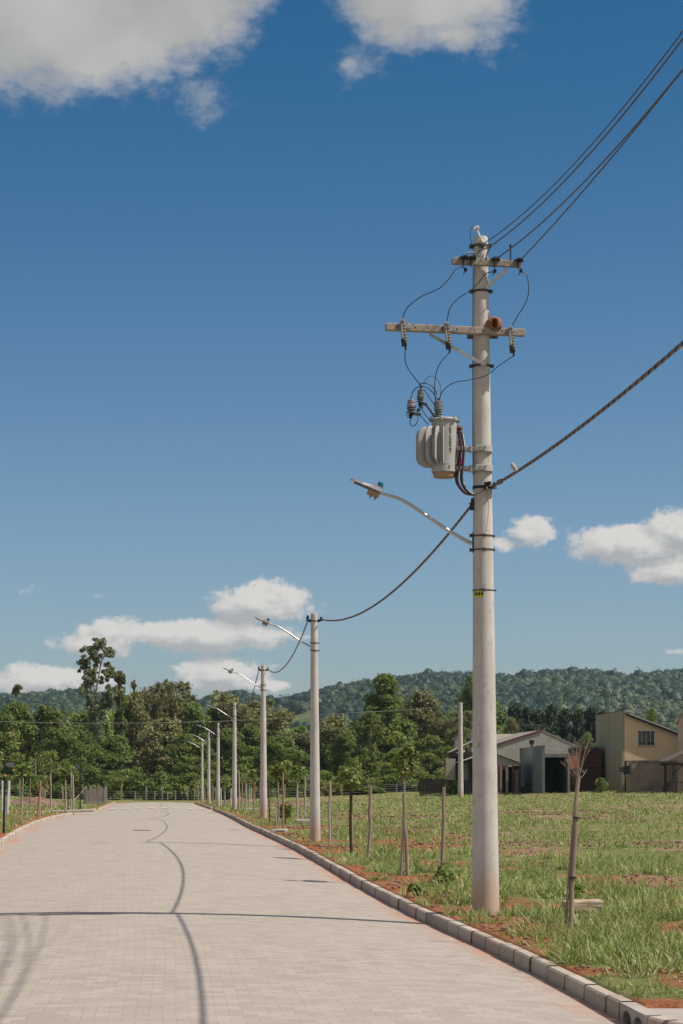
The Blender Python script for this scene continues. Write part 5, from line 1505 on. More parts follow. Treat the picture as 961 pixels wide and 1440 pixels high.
# ------------------------------------------------------------------ loose things on the ground
def rock(px, py, d, rz, label, mat='slab', name='concrete_block'):
    g = hit(px, py); b = MB().box((0, 0, 0), d, bev=.02)
    o = b.build(name, M[mat]); 
    bm = bmesh.new(); bm.from_mesh(o.data); bmesh.ops.subdivide_edges(bm, edges=bm.edges, cuts=2, use_grid_fill=True)
    for v in bm.verts: v.co += Vector((random.uniform(-1, 1), random.uniform(-1, 1), random.uniform(-1, 1))) * .008
    bm.to_mesh(o.data); bm.free()
    o.location = g + Vector((0, 0, d[2] / 2 + (.03 if px == 819 else -.02))); o.rotation_euler = (R(2), R(-2), R(rz))
    return tag(o, label, 'concrete block')
M['pinkslab'] = surf('pinkish concrete', (.42, .30, .22), (.52, .39, .30), 5, .9, .4)
rock(819, 1285, (.54, .30, .15), 6, 'pinkish broken concrete block lying in the grass behind the nearest stake', 'pinkslab')
rock(393, 1170, (.45, .5, .10), -8, 'flat concrete slab on the verge at the foot of the orange stake', 'slab', 'concrete_slab')
rock(430, 1158, (.7, .4, .16), 5, 'pale block lying in the grass just left of the second pole', 'slab')
rock(366, 1138.5, (1.9, .6, .10), -5, 'long pale slab crossing the verge behind the third pole', 'slab', 'concrete_slab')
rock(85, 1142, (3.4, .8, .10), 4, 'long pale slab beside the left kerb by the street sign post', 'slab', 'concrete_slab')
# heap of red earth on the left
def mound(px, py, rx, ry, h, label, seed):
    g = hit(px, py); n = 84; V = []
    ii, jj = np.meshgrid(np.linspace(-1, 1, n), np.linspace(-1, 1, n), indexing='ij')
    rr = np.sqrt(ii ** 2 + jj ** 2); X = g.x + ii * rx; Y = g.y + jj * ry
    z = ground_z(X, Y) + h * np.clip(1 - rr ** 1.7, -.15, 1) * (.5 + .9 * fbm(X / 1.4, Y / 1.4, seed, 4)) + .42 * (fbm(X / .32, Y / .32, seed + 5, 3) - .5) * np.clip(1.1 - rr, 0, 1)
    V = np.stack([X, Y, z], -1).reshape(-1, 3); a = np.arange(n - 1)[:, None] * n + np.arange(n - 1)[None, :]
    o = link('dirt_pile', np_mesh('dirt_pile', V, np.stack([a, a + n, a + n + 1, a + 1], -1).reshape(-1, 4), M['clod_red'], None, True))
    return tag(o, label, 'dirt pile')
M['clod_red'] = surf('dug red earth', (.13, .075, .05), (.25, .175, .125), 2.2, .95, .8, fine=14, c3=(.14, .14, .06), sc3=.8, dist=.05)
mound(52, 1133, 2.6, 2.4, .6, 'heap of dug reddish earth on the left side of the road', 201)
mound(338, 1128, 1.7, 1.8, .45, 'low heap of dug earth on the lot behind the third pole', 211)
mound(404, 1134, 2.2, 2.0, .35, 'low red brown earth heap between the third and second poles', 221)

# leafy weeds
def weed(px, py, h, w, n, label, mat='leaf_light', leaf=.085):
    g = hit(px, py); rr = np.random.default_rng(int(px * 3 + py))
    root = empty('weed_plant', g, (0, 0, 0), label, 'weed')
    b = MB(); cen = []; rad = []
    for i in range(n):
        a = rr.uniform(0, 6.28); q = rr.random() ** .6 * w / 2; e = Vector((q * math.cos(a), q * math.sin(a), h * rr.uniform(.35, 1)))
        b.tube([Vector((0, 0, -.02)), Vector((e.x * .4, e.y * .4, e.z * .6)), e], [.007, .005, .003], 4); cen.append(tuple(e)); rad.append(.09 + .05 * rr.random())
    b.build('stem', M['dry'], root, True); link('leaves', leaf_mesh('leaves', np.array(cen), np.array(rad), 12, leaf, M[mat], rr, up=.8), root)
weed(614, 1246, .16, .2, 6, 'dark leafy weed just left of the weedy stake', 'leaf')
weed(634, 1244, .24, .3, 9, 'light green leafy weed just right of the weedy stake')
weed(622, 1241, .40, .15, 5, 'leafy creeper climbing the foot of the weedy stake', leaf=.08)
weed(401, 1160, .7, .5, 12, 'yellow green weed growing at the foot of the orange stake', 'leaf_light', .14)
weed(806, 1262, .14, .2, 9, 'small round weed by the broken concrete block', 'leaf')
weed(588, 1262, .16, .2, 8, 'tiny weed in the red soil right of the tall young sapling', 'leaf', .08)

# ------------------------------------------------------------------ houses
def XZ(px, py, Y): v = at(px, py, Y); return v.x, v.z
def house(name, x, y, label, cat='house', z=None):
    return empty(name, (x, y, z if z is not None else gz(x, y)), (0, 0, 0), label, cat)
class HB:
    """builds parts in world coordinates under a root"""
    def __init__(s, root): s.r = root; s.o = root.location
    def box(s, name, x0, x1, y0, y1, z0, z1, mat, parent=None, bev=0, label=None):
        c = Vector(((x0 + x1) / 2, (y0 + y1) / 2, (z0 + z1) / 2)) - s.o
        o = MB().box(c, (x1 - x0, y1 - y0, z1 - z0), bev=bev).build(name, M[mat], parent or s.r)
        if label: o['label'] = label
        return o
    def poly(s, name, pts, y0, y1, mat, parent=None):
        return MB().prism([(a - s.o.x, b - s.o.z) for a, b in pts], y0 - s.o.y, y1 - s.o.y).build(name, M[mat], parent or s.r)
    def slope(s, name, xa, za, xb, zb, y0, y1, th, mat, parent=None):
        return s.poly(name, [(xa, za), (xb, zb), (xb, zb + th), (xa, za + th)], y0, y1, mat, parent)

# yellow house
Yh = 175.0; X0 = XZ(878.5, 1000, Yh)[0]; G0 = gz(X0, Yh)
yh = house('yellow_house', X0, Yh, 'yellow house with a sloping roof, a grilled window and a tall bare side wall')
h = HB(yh)
Xr, Zr_ = XZ(962, 1035, Yh); zt0 = XZ(878, 1003.0, Yh)[1]
sl = (Zr_ - zt0) / (Xr - X0)
wx0, wz1 = XZ(897.0, 1027.3, Yh); wx1, wz0 = XZ(921.0, 1048.5, Yh)
# facade pieced round the window opening
zl = lambda x: zt0 + sl * (x - X0)
Xe = X0 + 6.5
b = MB()
def pr(pts): b.prism([(a - yh.location.x, c - yh.location.z) for a, c in pts], 0, .22)
pr([(X0, G0 - .4), (wx0, G0 - .4), (wx0, zl(wx0)), (X0, zl(X0))])
pr([(wx1, G0 - .4), (Xe, G0 - .4), (Xe, zl(Xe)), (wx1, zl(wx1))])
pr([(wx0, G0 - .4), (wx1, G0 - .4), (wx1, wz0), (wx0, wz0)])
pr([(wx0, wz1), (wx1, wz1), (wx1, zl(wx1)), (wx0, zl(wx0))])
b.build('wall', M['plaster_yellow'], yh)
ptop = XZ(878, 999.3, Yh)[1]
ztb = 2 + (1100 - 1006) * 193 / 3000
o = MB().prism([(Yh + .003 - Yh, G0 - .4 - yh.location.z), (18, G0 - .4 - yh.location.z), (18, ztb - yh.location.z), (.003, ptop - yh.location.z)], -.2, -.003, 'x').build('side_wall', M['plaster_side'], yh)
MB().prism([(-.03, ptop + .002 - yh.location.z), (18.03, ztb + .002 - yh.location.z), (18.03, ztb + .05 - yh.location.z), (-.03, ptop + .05 - yh.location.z)], -.23, .03, 'x').build('coping', M['dark_steel'], yh)
h.box('back_wall', X0, Xe, Yh + 17.8, Yh + 18, G0 - .4, zl(Xe) - .1, 'plaster_yellow')
h.box('end_wall', Xe - .2, Xe, Yh + .23, Yh + 17.79, G0 - .4, zl(Xe) - .15, 'plaster_yellow')
rf = h.slope('roof', X0 + .04, zl(X0 + .04) + .03, Xe + .5, zl(Xe + .5) + .03, Yh - .36, Yh + 18.2, .10, 'roof_edge')
h.slope('fascia', X0 + .06, zl(X0 + .06) - .16, Xe + .5, zl(Xe + .5) - .16, Yh - .33, Yh - .29, .185, 'dark_wood', rf)
h.box('flashing', X0 + .0, X0 + .45, Yh - .47, Yh - .02, ptop - .10, ptop + .04, 'roof_edge', rf)
win = h.box('window', wx0, wx1, Yh + .12, Yh + .16, wz0, wz1, 'glass')
b = MB(); W_, H_ = wx1 - wx0, wz1 - wz0; wo = Vector((wx0, Yh, wz0)) - yh.location
def bar(x0, x1, z0, z1, y0=-.03, y1=.05): b.box(wo + Vector(((x0 + x1) / 2, (y0 + y1) / 2, (z0 + z1) / 2)), (x1 - x0, y1 - y0, z1 - z0))
for q in (0, W_ - .05): bar(q, q + .05, 0, H_)
bar(.05, W_ - .05, 0, .05); bar(.05, W_ - .05, H_ - .05, H_)
for q in (1, 2, 3): bar(W_ * q / 4 - .018, W_ * q / 4 + .018, .05, H_ - .05)
b.build('window_frame', M['white_paint'], win)
b = MB()
for q in range(4):
    xa, xb = W_ * q / 4 + .02, W_ * (q + 1) / 4 - .02
    for i in range(-2, 9):
        za = H_ * i / 7; zb = za + (xb - xa)
        if q % 2: za, zb = zb, za
        if max(za, zb) > H_ - .04 or min(za, zb) < .04: continue
        p0 = wo + Vector((xa, -.012, za)); p1 = wo + Vector((xb, -.012, zb)); b.cyl(p0, p1, .014, n=5)
b.build('window_grille', M['white_paint'], win)
h.box('window_sill', wx0 - .06, wx1 + .06, Yh - .07, Yh - .002, wz0 - .07, wz0 - .003, 'plaster_side', win)
ax, az = XZ(857, 975, 184); o = MB().cyl((-.1, 9, XZ(857, 1015, 184)[1] - yh.location.z), (-.1, 9, az - yh.location.z), .02, n=6).build('antenna', M['steel'], yh)

# block garden wall in front
Yw = 172.0; wa = XZ(889, 1069, Yw); wb = XZ(975, 1069, Yw)
gw = house('garden_wall', wa[0], Yw, 'block garden wall with dark stains in front of the yellow house', 'wall')
h = HB(gw)
h.box('wall', wa[0], wb[0], Yw, Yw + .2, gw.location.z - .5, wa[1] - .08, 'brick_tan'); h.box('coping', wa[0] - .03, wb[0] + .03, Yw - .03, Yw + .23, wa[1] - .078, wa[1], 'slab')
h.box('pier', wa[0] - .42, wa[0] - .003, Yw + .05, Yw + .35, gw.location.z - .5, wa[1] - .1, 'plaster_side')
mb = house('meter_box', XZ(876, 1083, 171)[0], 171.2, 'dark double barred box on the corner of the yellow house', 'meter box')
h = HB(mb); xa, za = XZ(871.5, 1079, 171.2); xb, zb = XZ(882.5, 1085.5, 171.2)
h.box('bar', xa, xb, 171.2, 171.4, za - .16, za, 'blackpaint'); h.box('bar', xa, xb, 171.2, 171.4, zb, zb + .16, 'blackpaint'); h.box('back_plate', xb - .3, xb + .25, 171.42, 171.5, zb - .2, za + .1, 'blackpaint')

M['roof_dark'] = surf('dark roof tiles', (.10, .075, .062), (.16, .125, .105), 6, .9, .3)
sg = house('side_gate', XZ(883.5, 1113, 172.3)[0], 172.3, 'dark narrow gate between the yellow house and the block garden wall', 'gate')
h = HB(sg); x0, z1 = XZ(879.2, 1070, 172.3); x1 = XZ(887.2, 1070, 172.3)[0]; zm = sg.location.z
h.box('panel', x0, x1, 172.5, 172.56, zm - .1, z1, 'dark_wood'); h.box('frame', x0, x1, 172.44, 172.495, z1 - .12, z1 + .02, 'blackpaint'); h.box('frame', x0, x1, 172.44, 172.495, zm + .1, zm + .2, 'blackpaint')
# building at the right edge
Yr = 166.0; xl = XZ(953.5, 1040, Yr)[0]
pk = house('pink_building', xl, Yr, 'pinkish building with a steep roof edge cut by the right edge of the picture', 'building')
h = HB(pk); ze = XZ(951, 1014, Yr)[1]; g_ = pk.location.z
h.poly('wall', [(xl, g_ - .4), (xl + 7, g_ - .4), (xl + 7, ze), (xl + 3.5, ze + 5.6), (xl, ze)], Yr, Yr + 8, 'plaster_pink')
r_ = h.poly('roof', [(xl - .12, ze - .17), (xl + 3.5, ze + 5.62), (xl + 7.12, ze - .17), (xl + 7.12, ze - .07), (xl + 3.5, ze + 5.72), (xl - .12, ze - .07)], Yr - .12, Yr + 8.2, 'roof_brown')
wn = h.box('window', xl + 2.6, xl + 4.2, Yr - .012, Yr - .002, ze - 2.4, ze - 1.2, 'glass'); h.box('window_sill', xl + 2.5, xl + 4.3, Yr - .09, Yr - .013, ze - 2.48, ze - 2.41, 'slab', wn)
pk.rotation_euler.z = R(-9.4)
gh_yaw = R(6)
# carport with a dark timber post, and a barred gate
Yc = 160.0
cp = house('carport', XZ(947.5, 1120, Yc)[0], Yc, 'dark timber carport post and roof edge at the right edge of the picture', 'carport')
h = HB(cp); xp, zp = XZ(947.5, 1076, Yc); g_ = cp.location.z
h.box('post', xp - .09, xp + .09, Yc, Yc + .18, g_ - .2, zp, 'dark_wood')
h.box('post', xp + 4.9, xp + 5.08, Yc, Yc + .18, g_ - .2, zp, 'dark_wood')
h.box('post', xp - .09, xp + .09, Yc + 4, Yc + 4.18, g_ - .2, zp, 'dark_wood')
h.box('beam', xp - .38, xp + 5.2, Yc - .02, Yc + .2, zp + .001, zp + .2, 'dark_wood'); h.box('beam', xp - .38, xp + 5.2, Yc + 3.98, Yc + 4.2, zp + .001, zp + .2, 'dark_wood')
h.slope('brace', xp + .1, zp - .55, xp + .75, zp - .02, Yc + .04, Yc + .14, .12, 'dark_wood')
h.slope('roof', xp - .5, zp + .22, xp + 2.4, zp + 1.5, Yc - .4, Yc + 4.6, .12, 'roof_dark'); h.slope('roof', xp + 2.41, zp + 1.5, xp + 5.4, zp + .22, Yc - .4, Yc + 4.6, .12, 'roof_dark')
bg = house('barred_gate', xp - .35, Yc + .6, 'low black barred gate beside the dark carport post', 'gate')
h = HB(bg); x0, z1 = XZ(940.2, 1100, Yc + .6); x1 = x0 + 2.2; z0 = bg.location.z + .05
b = MB()
for i in range(18): b.box(Vector((x0 + .06 + i * (2.1 / 17), Yc + .6, (z0 + z1) / 2)) - bg.location, (.025, .025, z1 - z0 - .06))
b.build('bars', M['blackpaint'], bg); h.box('frame', x0, x1, Yc + .57, Yc + .63, z1 - .03, z1 + .03, 'blackpaint'); h.box('frame', x0, x1, Yc + .57, Yc + .63, z0 - .03, z0 + .03, 'blackpaint'); h.box('gate_post', x0 - .1, x0 - .002, Yc + .55, Yc + .65, z0 - .2, z1 + .05, 'blackpaint')
bo = house('bollard', XZ(933.5, 1118, 168)[0], 168, 'short black post at the foot of the block garden wall', 'post')
MB().lathe([(.0, -.2), (.085, -.2), (.09, .4), (.07, .46), (0, .48)], 12).build('post', M['blackpaint'], bo, True)

# green grey garage box with a dark opening
Yg = 172.0; xg = XZ(766.5, 1050, Yg)[0]; zg = XZ(766, 1049.2, Yg)[1]
ga = house('garage', xg, Yg, 'mouldy green grey garage box with a dark open front', 'garage')
h = HB(ga); g_ = ga.location.z; xr = XZ(802, 1062, Yg)[0]
yb = 194.0; o_ = ga.location
MB().prism([(0, g_ - .5 - o_.z), (22, g_ - .5 - o_.z), (22, zg + .1 - o_.z), (0, zg - o_.z)], -.2, 0, 'x').build('side_wall', M['plaster_green'], ga)
MB().prism([(-.03, zg + .003 - o_.z), (22, zg + .103 - o_.z), (22, zg + .16 - o_.z), (-.03, zg + .06 - o_.z)], -.23, .03, 'x').build('coping', M['plaster_green'], ga)
zlin = XZ(780, 1060, Yg)[1]
h.box('lintel', xg + .002, xr, Yg, Yg + .25, zlin - .28, zlin, 'plaster_green')
h.box('roof_slab', xg + .002, xr, Yg + .26, Yg + 10, zlin - .25, zlin - .02, 'plaster_green')
h.box('back_wall', xg + .002, xr - .2, Yg + 6, Yg + 6.2, g_ - .4, zlin - .26, 'shadow_room')
h.box('right_wall', xr - .18, xr, Yg + .01, Yg + 10, g_ - .4, zlin - .27, 'plaster_green')
h.slope('parapet', xg + .01, zg - .06, XZ(792, 1056, 175)[0], zg - .38, 174.9, 175.1, .12, 'roof_edge')
MB().lathe([(.07, 0), (.07, .22), (.2, .26), (.22, .55), (.17, .6), (.0, .62)], 14).build('vent_pot', M['blackpaint'], ga, True).location = Vector((xg - .12, Yg + 10.6, zg + .1)) - o_
# red brick infill and the dark brick building
Yb = 176.0; x0, z1 = XZ(801.5, 1060, Yb); x1, z0 = XZ(814, 1081, Yb)
rb = house('brick_wall', (x0 + x1) / 2, Yb, 'small sunlit red brick wall between the garage and the dark brick building', 'wall')
h = HB(rb); h.box('wall', x0 + .01, x1, Yb, Yb + .2, z0, z1, 'brick_red'); h.box('coping', x0 + .01, x1 + .02, Yb - .03, Yb + .23, z1 + .002, z1 + .08, 'plaster_green'); h.box('lower_wall', x0 + .3, x1, Yb + .02, Yb + .22, rb.location.z - .3, z0 - .002, 'brick_dark')
Yd = 186.0; x0, z1 = XZ(813, 1052, Yd); x1 = XZ(846, 1052, Yd)[0]
db = house('brick_building', (x0 + x1) / 2, Yd, 'dark brown brick building with a jagged tile edge, left of the yellow house', 'building')
h = HB(db); h.box('wall', x0, x1, Yd, Yd + 8, db.location.z - .4, z1, 'brick_dark')
b = MB()
for i in range(9):
    xx = x0 + (x1 - x0) * (i + .5) / 9
    b.box(Vector((xx, Yd - .1, z1 + .06)) - db.location, ((x1 - x0) / 9 * .55, .5, .2), bev=.03)
b.box(Vector(((x0 + x1) / 2, Yd + 4, z1 + .1)) - db.location, (x1 - x0 + .1, 7.6, .14))
b.build('roof', M['roof_brown'], db)
h.box('shade_beam', x0 - .3, x1, Yd - 1.0, Yd - .8, XZ(820, 1078, Yd - 1)[1] - .2, XZ(820, 1078, Yd - 1)[1], 'dark_wood')

# grey gabled house
Yq = 200.0; xa, za = XZ(763, 1027.5, Yq); xl_, zl_ = XZ(672, 1056, Yq); xr_, zr_2 = XZ(819, 1052.5, Yq)
gh = house('gabled_house', xa, Yq, 'large grey gable wall with a maroon left roof edge, behind the garage')
h = HB(gh); g_ = gh.location.z
h.poly('wall', [(xl_, g_ - .4), (xr_, g_ - .4), (xr_, zr_2), (xa, za), (xl_, zl_)], Yq, Yq + 12, 'plaster_grey')
sl1 = (za - zl_) / (xa - xl_); sl2 = (za - zr_2) / (xr_ - xa)
r1 = h.slope('roof', xl_ - .4, zl_ - .4 * sl1 + .01, xa, za + .01, Yq + .26, Yq + 12.2, .06, 'roof_brown')
h.slope('roof_trim', xl_ - .4, zl_ - .4 * sl1 + .01, xa, za + .01, Yq - .12, Yq + .255, .12, 'maroon', r1)
h.slope('roof', xa + .004, za + .01, xr_ + .4, zr_2 - .4 * sl2 + .01, Yq - .05, Yq + 12.2, .05, 'roof_edge')
h.box('window', xa - 1.0, xa + .2, Yq - .02, Yq - .004, g_ + 1.2, g_ + 2.2, 'glass')
gh.rotation_euler.z = gh_yaw
# roof behind it
Y2 = 216.0; x0, z0 = XZ(676, 1045, Y2); x1, z1 = XZ(733, 1045, Y2); zt_ = XZ(700, 1031, Y2)[1]
bh = house('tiled_house', (x0 + x1) / 2, Y2, 'brown tiled roof showing between the tallest pole and the gabled house')
h = HB(bh); h.box('wall', x0 + .2, x1 - .2, Y2, Y2 + 7, bh.location.z - .3, z0 - .1, 'plaster_grey')
b = MB(); q = [Vector((x0, Y2 - .3, z0)), Vector((x1, Y2 - .3, z0)), Vector((x1 - .4, Y2 + 3.5, zt_)), Vector((x0 + .4, Y2 + 3.5, zt_)), Vector((x0, Y2 + 7.3, z0)), Vector((x1, Y2 + 7.3, z0))]
b.add([v - bh.location for v in q], [(0, 1, 2, 3), (3, 2, 5, 4), (0, 3, 4), (1, 5, 2), (0, 4, 5, 1)]); b.build('roof', M['roof_brown'], bh)
# low wing with timber posts
Yl = 181.0; x0, z0 = XZ(680, 1066, Yl); x1, z1 = XZ(732, 1074, Yl)
lw = house('shed', (x0 + x1) / 2, Yl, 'low open shed with timber posts and a pale roof edge, right of the tallest pole', 'shed')
h = HB(lw); g_ = lw.location.z; xm, zm = XZ(690, 1057, Yl)
h.slope('roof', xm, zm, x1 + .1, z1 + .05, Yl - .3, Yl + 9, .06, 'roof_edge'); h.slope('roof', x0 - 2, zm - .9, xm - .004, zm, Yl - .3, Yl + 9, .06, 'roof_edge')
h.poly('gable', [(x0, z1 - .12), (x1 - .02, z1 - .12), (x1 - .02, z1), (xm, zm - .02), (x0, zm - .35)], Yl, Yl + .15, 'plaster_grey')
h.box('wall', x0, XZ(713, 1080, Yl)[0], Yl + .02, Yl + .2, XZ(705, 1082, Yl)[1], z1 - .13, 'brick_red'); 
h.box('back_wall', x0, x1, Yl + 7, Yl + 7.2, g_ - .3, z1 - .2, 'shadow_room'); h.box('end_wall', x1 - .15, x1 - .02, Yl + .21, Yl + 7, g_ - .3, z1 - .14, 'dark_wood')
for px in (699, 704.5, 713, 722, 731): xx = XZ(px, 1080, Yl)[0]; h.box('post', xx - .1, xx + .1, Yl - .2, Yl - .003, g_ - .3, z1 - .14, 'wood' if px < 715 else 'dark_wood')
h.box('plank_wall', XZ(724, 1080, Yl)[0], x1 - .16, Yl + .05, Yl + .12, g_ - .3, z1 - .5, 'wood')
# dark house left of the tall pole
Yk = 186.0; x0, z0 = XZ(628, 1058, Yk); x1, z1 = XZ(684, 1040, Yk)
dh = house('dark_house', (x0 + x1) / 2, Yk, 'shaded low house with mauve chimney behind the thin pole on the lot')
h = HB(dh); g_ = dh.location.z
h.box('back_wall', x0 + .4, x1, Yk + 4, Yk + 4.2, g_ - .3, z0, 'shadow_room'); h.box('side_wall', XZ(658, 1080, Yk)[0], XZ(664, 1080, Yk)[0], Yk + .3, Yk + 4, g_ - .3, z0 + .4, 'plaster_green')
h.box('lintel', x0 + .4, x1, Yk + .2, Yk + .4, z0 - .35, z0 - .02, 'dark_wood')
for px in (631, 645, 668): xx = XZ(px, 1080, Yk)[0]; h.box('post', xx, xx + .2, Yk + .2, Yk + .4, g_ - .3, z0 - .36, 'dark_wood')
h.slope('roof', x0 + .3, z0, x1, z0 + 1.5, Yk - .3, Yk + 5, .07, 'roof_edge')
cx0, cz1 = XZ(640, 1034.5, Yk + 2); cx1 = XZ(646.5, 1035, Yk + 2)[0]
ch = h.box('chimney', cx0, cx1, Yk + 2, Yk + 2.4, z0 + .4, cz1, 'mauve'); h.box('chimney_cap', cx0 - .06, cx1 + .06, Yk + 1.94, Yk + 2.46, cz1 + .002, cz1 + .09, 'maroon', ch)
cx0, cz1 = XZ(662.5, 1030.5, Yk + 2); h.box('chimney', cx0, cx0 + .35, Yk + 2, Yk + 2.4, z0 + .6, cz1, 'mauve')
for (xa_, xb_, ya_, yb_, lab) in ((627, 640.5, 1067, 1097, 'left beige board hung in front of the shaded low house'), (650.5, 658.5, 1073, 1096.5, 'right beige board, half behind the thin pole on the lot')):
    a_ = XZ(xa_, ya_, Yk - .4); c_ = XZ(xb_, yb_, Yk - .4)
    bd = house('notice_board', (a_[0] + c_[0]) / 2, Yk - .4, lab, 'board'); hh = HB(bd)
    hh.box('panel', a_[0], c_[0], Yk - .42, Yk - .37, c_[1], a_[1], 'board', bev=.01)
    hh.box('leg', a_[0] + .1, a_[0] + .16, Yk - .365, Yk - .31, bd.location.z - .2, a_[1] - .3, 'dark_wood'); hh.box('leg', c_[0] - .16, c_[0] - .1, Yk - .365, Yk - .31, bd.location.z - .2, a_[1] - .3, 'dark_wood')
# dark plank fence left of it
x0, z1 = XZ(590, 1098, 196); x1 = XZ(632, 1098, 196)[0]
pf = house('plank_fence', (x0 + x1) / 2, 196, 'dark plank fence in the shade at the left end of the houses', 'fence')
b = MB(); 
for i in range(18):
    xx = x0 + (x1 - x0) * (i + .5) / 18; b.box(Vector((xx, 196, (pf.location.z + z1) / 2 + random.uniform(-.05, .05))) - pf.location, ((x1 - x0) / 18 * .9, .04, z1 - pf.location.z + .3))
M['shade_plank'] = surf('planks with painted shade', (.018, .015, .013), (.035, .03, .025), 8, .9, .2, stretch=(1, 1, .1))  # tree shade over the fence is put into this near-black colour
b.build('planks', M['shade_plank'], pf); HB(pf).box('rail', x0, x1, 196.03, 196.08, z1 - .4, z1 - .3, 'dark_wood')
# rough growth along the foot of the houses
for i, (px, py, hh, ww) in enumerate([(634, 1116, 1.0, 1.4), (676, 1114, .8, 1.2), (706, 1113, .7, 1.6), (745, 1114, .9, 1.8), (792, 1112, 1.3, 2.0), (808, 1112, .8, 1.2), (846, 1114, 1.1, 1.2), (722, 1113, .6, 1.5), (640, 1118, 1.2, 1.3)]):
    g = hit(px, py); root = plant('scrub_bush', V_bush[i % 2], g, (ww / 5, ww / 5, hh / 3.4), i * 1.3, 'scrubby green growth at the foot of the house walls', 'bush', 'scrub along the foot of the houses')
SKY_DUST, SKY_GAMMA, SKY_SAT, SKY_VAL, SKY_HUE, SKY_STR = 1.0, 1.0, 1.0, .90, .5, .10
SKY_T0, SKY_T1 = (.65, .67, .71), (.11, .392, .525)
SUN_E, EXPO, HAZE = 3.8, 0.56, .00007
CLOUD_HI, CLOUD_LO = (4.9, 4.7, 4.45), (2.85, 2.9, 2.95)
CLOUD_HI_TOP, CLOUD_LO_TOP = (4.1, 4.0, 3.85), (2.75, 2.75, 2.7)
CLOUD_FILL = (4.1, 3.85, 3.55)
# ------------------------------------------------------------------ sky, sun, haze, camera
SUN = Vector((.592, -.118, .80)).normalized()
SUN_EL = math.asin(SUN.z); SUN_AZ = math.atan2(SUN.x, SUN.y)
w = bpy.data.worlds.new('World'); scene.world = w; w.use_nodes = True
t = w.node_tree; t.nodes.clear(); g = G(t)
out = t.nodes.new('ShaderNodeOutputWorld')
sky = g.n('ShaderNodeTexSky', sky_type='NISHITA'); sky.sun_disc = False; sky.sun_elevation = SUN_EL; sky.sun_rotation = SUN_AZ
sky.altitude = 300; sky.air_density = 1.0; sky.dust_density = SKY_DUST; sky.ozone_density = 3.0
gm = g.n('ShaderNodeGamma'); g.set(gm.inputs[0], sky.outputs[0]); gm.inputs[1].default_value = SKY_GAMMA
hs = g.n('ShaderNodeHueSaturation'); g.set(hs.inputs['Color'], gm.outputs[0]); hs.inputs['Saturation'].default_value = SKY_SAT; hs.inputs['Value'].default_value = SKY_VAL; hs.inputs['Hue'].default_value = SKY_HUE
tc = g.n('ShaderNodeTexCoord').outputs['Generated']
sx = g.n('ShaderNodeSeparateXYZ'); g.set(sx.inputs[0], tc)
x, y, z = sx.outputs
U = g.math('ARCTAN2', x, y); Vv = g.math('DIVIDE', z, g.math('SQRT', g.math('ADD', g.math('MULTIPLY', x, x), g.math('MULTIPLY', y, y))))
# clouds: heaps given by bearing, height, half width and half height (radians x 3000), broken up by noise
CL = [(30, 4, 240, 138, 1.0), (215, -20, 152, 122, 1), (335, -55, 80, 70, 1), (120, 50, 150, 80, 1), (225, 70, 44, 50, .8), (278, 140, 62, 44, .56),
      (600, -10, 125, 66, 1), (560, 40, 60, 34, .9), (640, 48, 70, 26, .85), (694, 44, 50, 52, .6), (494, 90, 52, 42, .5),
      (362, 848, 68, 29, 1), (265, 893, 145, 21, 1), (130, 908, 58, 17, .95), (400, 890, 36, 14, .6), (80, 958, 82, 22, .95), (312, 948, 72, 20, .95), (330, 962, 90, 10, .8),
      (742, 752, 42, 22, .85), (712, 766, 34, 14, .75), (893, 768, 92, 26, 1), (960, 752, 62, 30, 1), (948, 803, 56, 22, .9), (1060, 770, 80, 40, 1),
      (40, 834, 34, 10, .27), (140, 840, 34, 9, .29), (800, 748, 26, 12, .36), (945, 918, 30, 6, .42), (-160, 900, 120, 30, 1), (1250, 860, 120, 30, 1)]
def cloud(du, dv):
    u = g.math('ADD', g.math('MULTIPLY', U, 3000.0), CX + du) if du is not None else None
    v = g.math('SUBTRACT', CY + dv, g.math('MULTIPLY', Vv, 3000.0))
    c = g.n('ShaderNodeCombineXYZ'); g.set(c.inputs[0], u); g.set(c.inputs[1], v)
    n1 = g.noise(c.outputs[0], 1 / 62.0, 7, .62, .25); n2 = g.noise(g.mapping(c.outputs[0], (1, 1.6, 1), (31, 77, 0)), 1 / 22.0, 5, .62)
    lowc = g.step(400, 650, v)
    wob = g.math('ADD', g.math('MULTIPLY', g.math('SUBTRACT', n1, .5), g.math('ADD', 1.15, g.math('MULTIPLY', lowc, .95))), g.math('MULTIPLY', g.math('SUBTRACT', n2, .5), g.math('ADD', .62, g.math('MULTIPLY', lowc, .12))))
    best = None
    for (cx, cy, rx, ry, s) in CL:
        a = g.math('MULTIPLY', g.math('SUBTRACT', u, cx), 1 / rx); b = g.math('MULTIPLY', g.math('SUBTRACT', v, cy), 1 / ry)
        d = g.math('SQRT', g.math('ADD', g.math('MULTIPLY', a, a), g.math('MULTIPLY', b, b)))
        e = g.math('MULTIPLY', g.math('SUBTRACT', 1.2, d), 1.7) if (s == 1 and cy < 200) else g.math('SUBTRACT', g.math('MULTIPLY', g.math('SUBTRACT', 1.25, d), s), (1 - s) * .45) if s < 1 else g.math('SUBTRACT', 1.25, d)
        best = e if best is None else g.math('SMOOTH_MAX', best, e, .25)
    return g.math('ADD', best, wob), v
ev = g.step(-.05, .40, Vv)
skyc = g.mix(1.0, hs.outputs[0], g.mix(ev, SKY_T0, SKY_T1), 'MULTIPLY')
d0, v0 = cloud(0, 0)
d1, _ = cloud(10, -16)
lowc0 = g.step(400, 650, v0)          # a little towards the sun: thicker there means shade here
a = g.step(-.02, g.math('ADD', .40, g.math('MULTIPLY', g.step(600, 300, v0), .55)), d0)
shade = g.math('SUBTRACT', d0, d1)
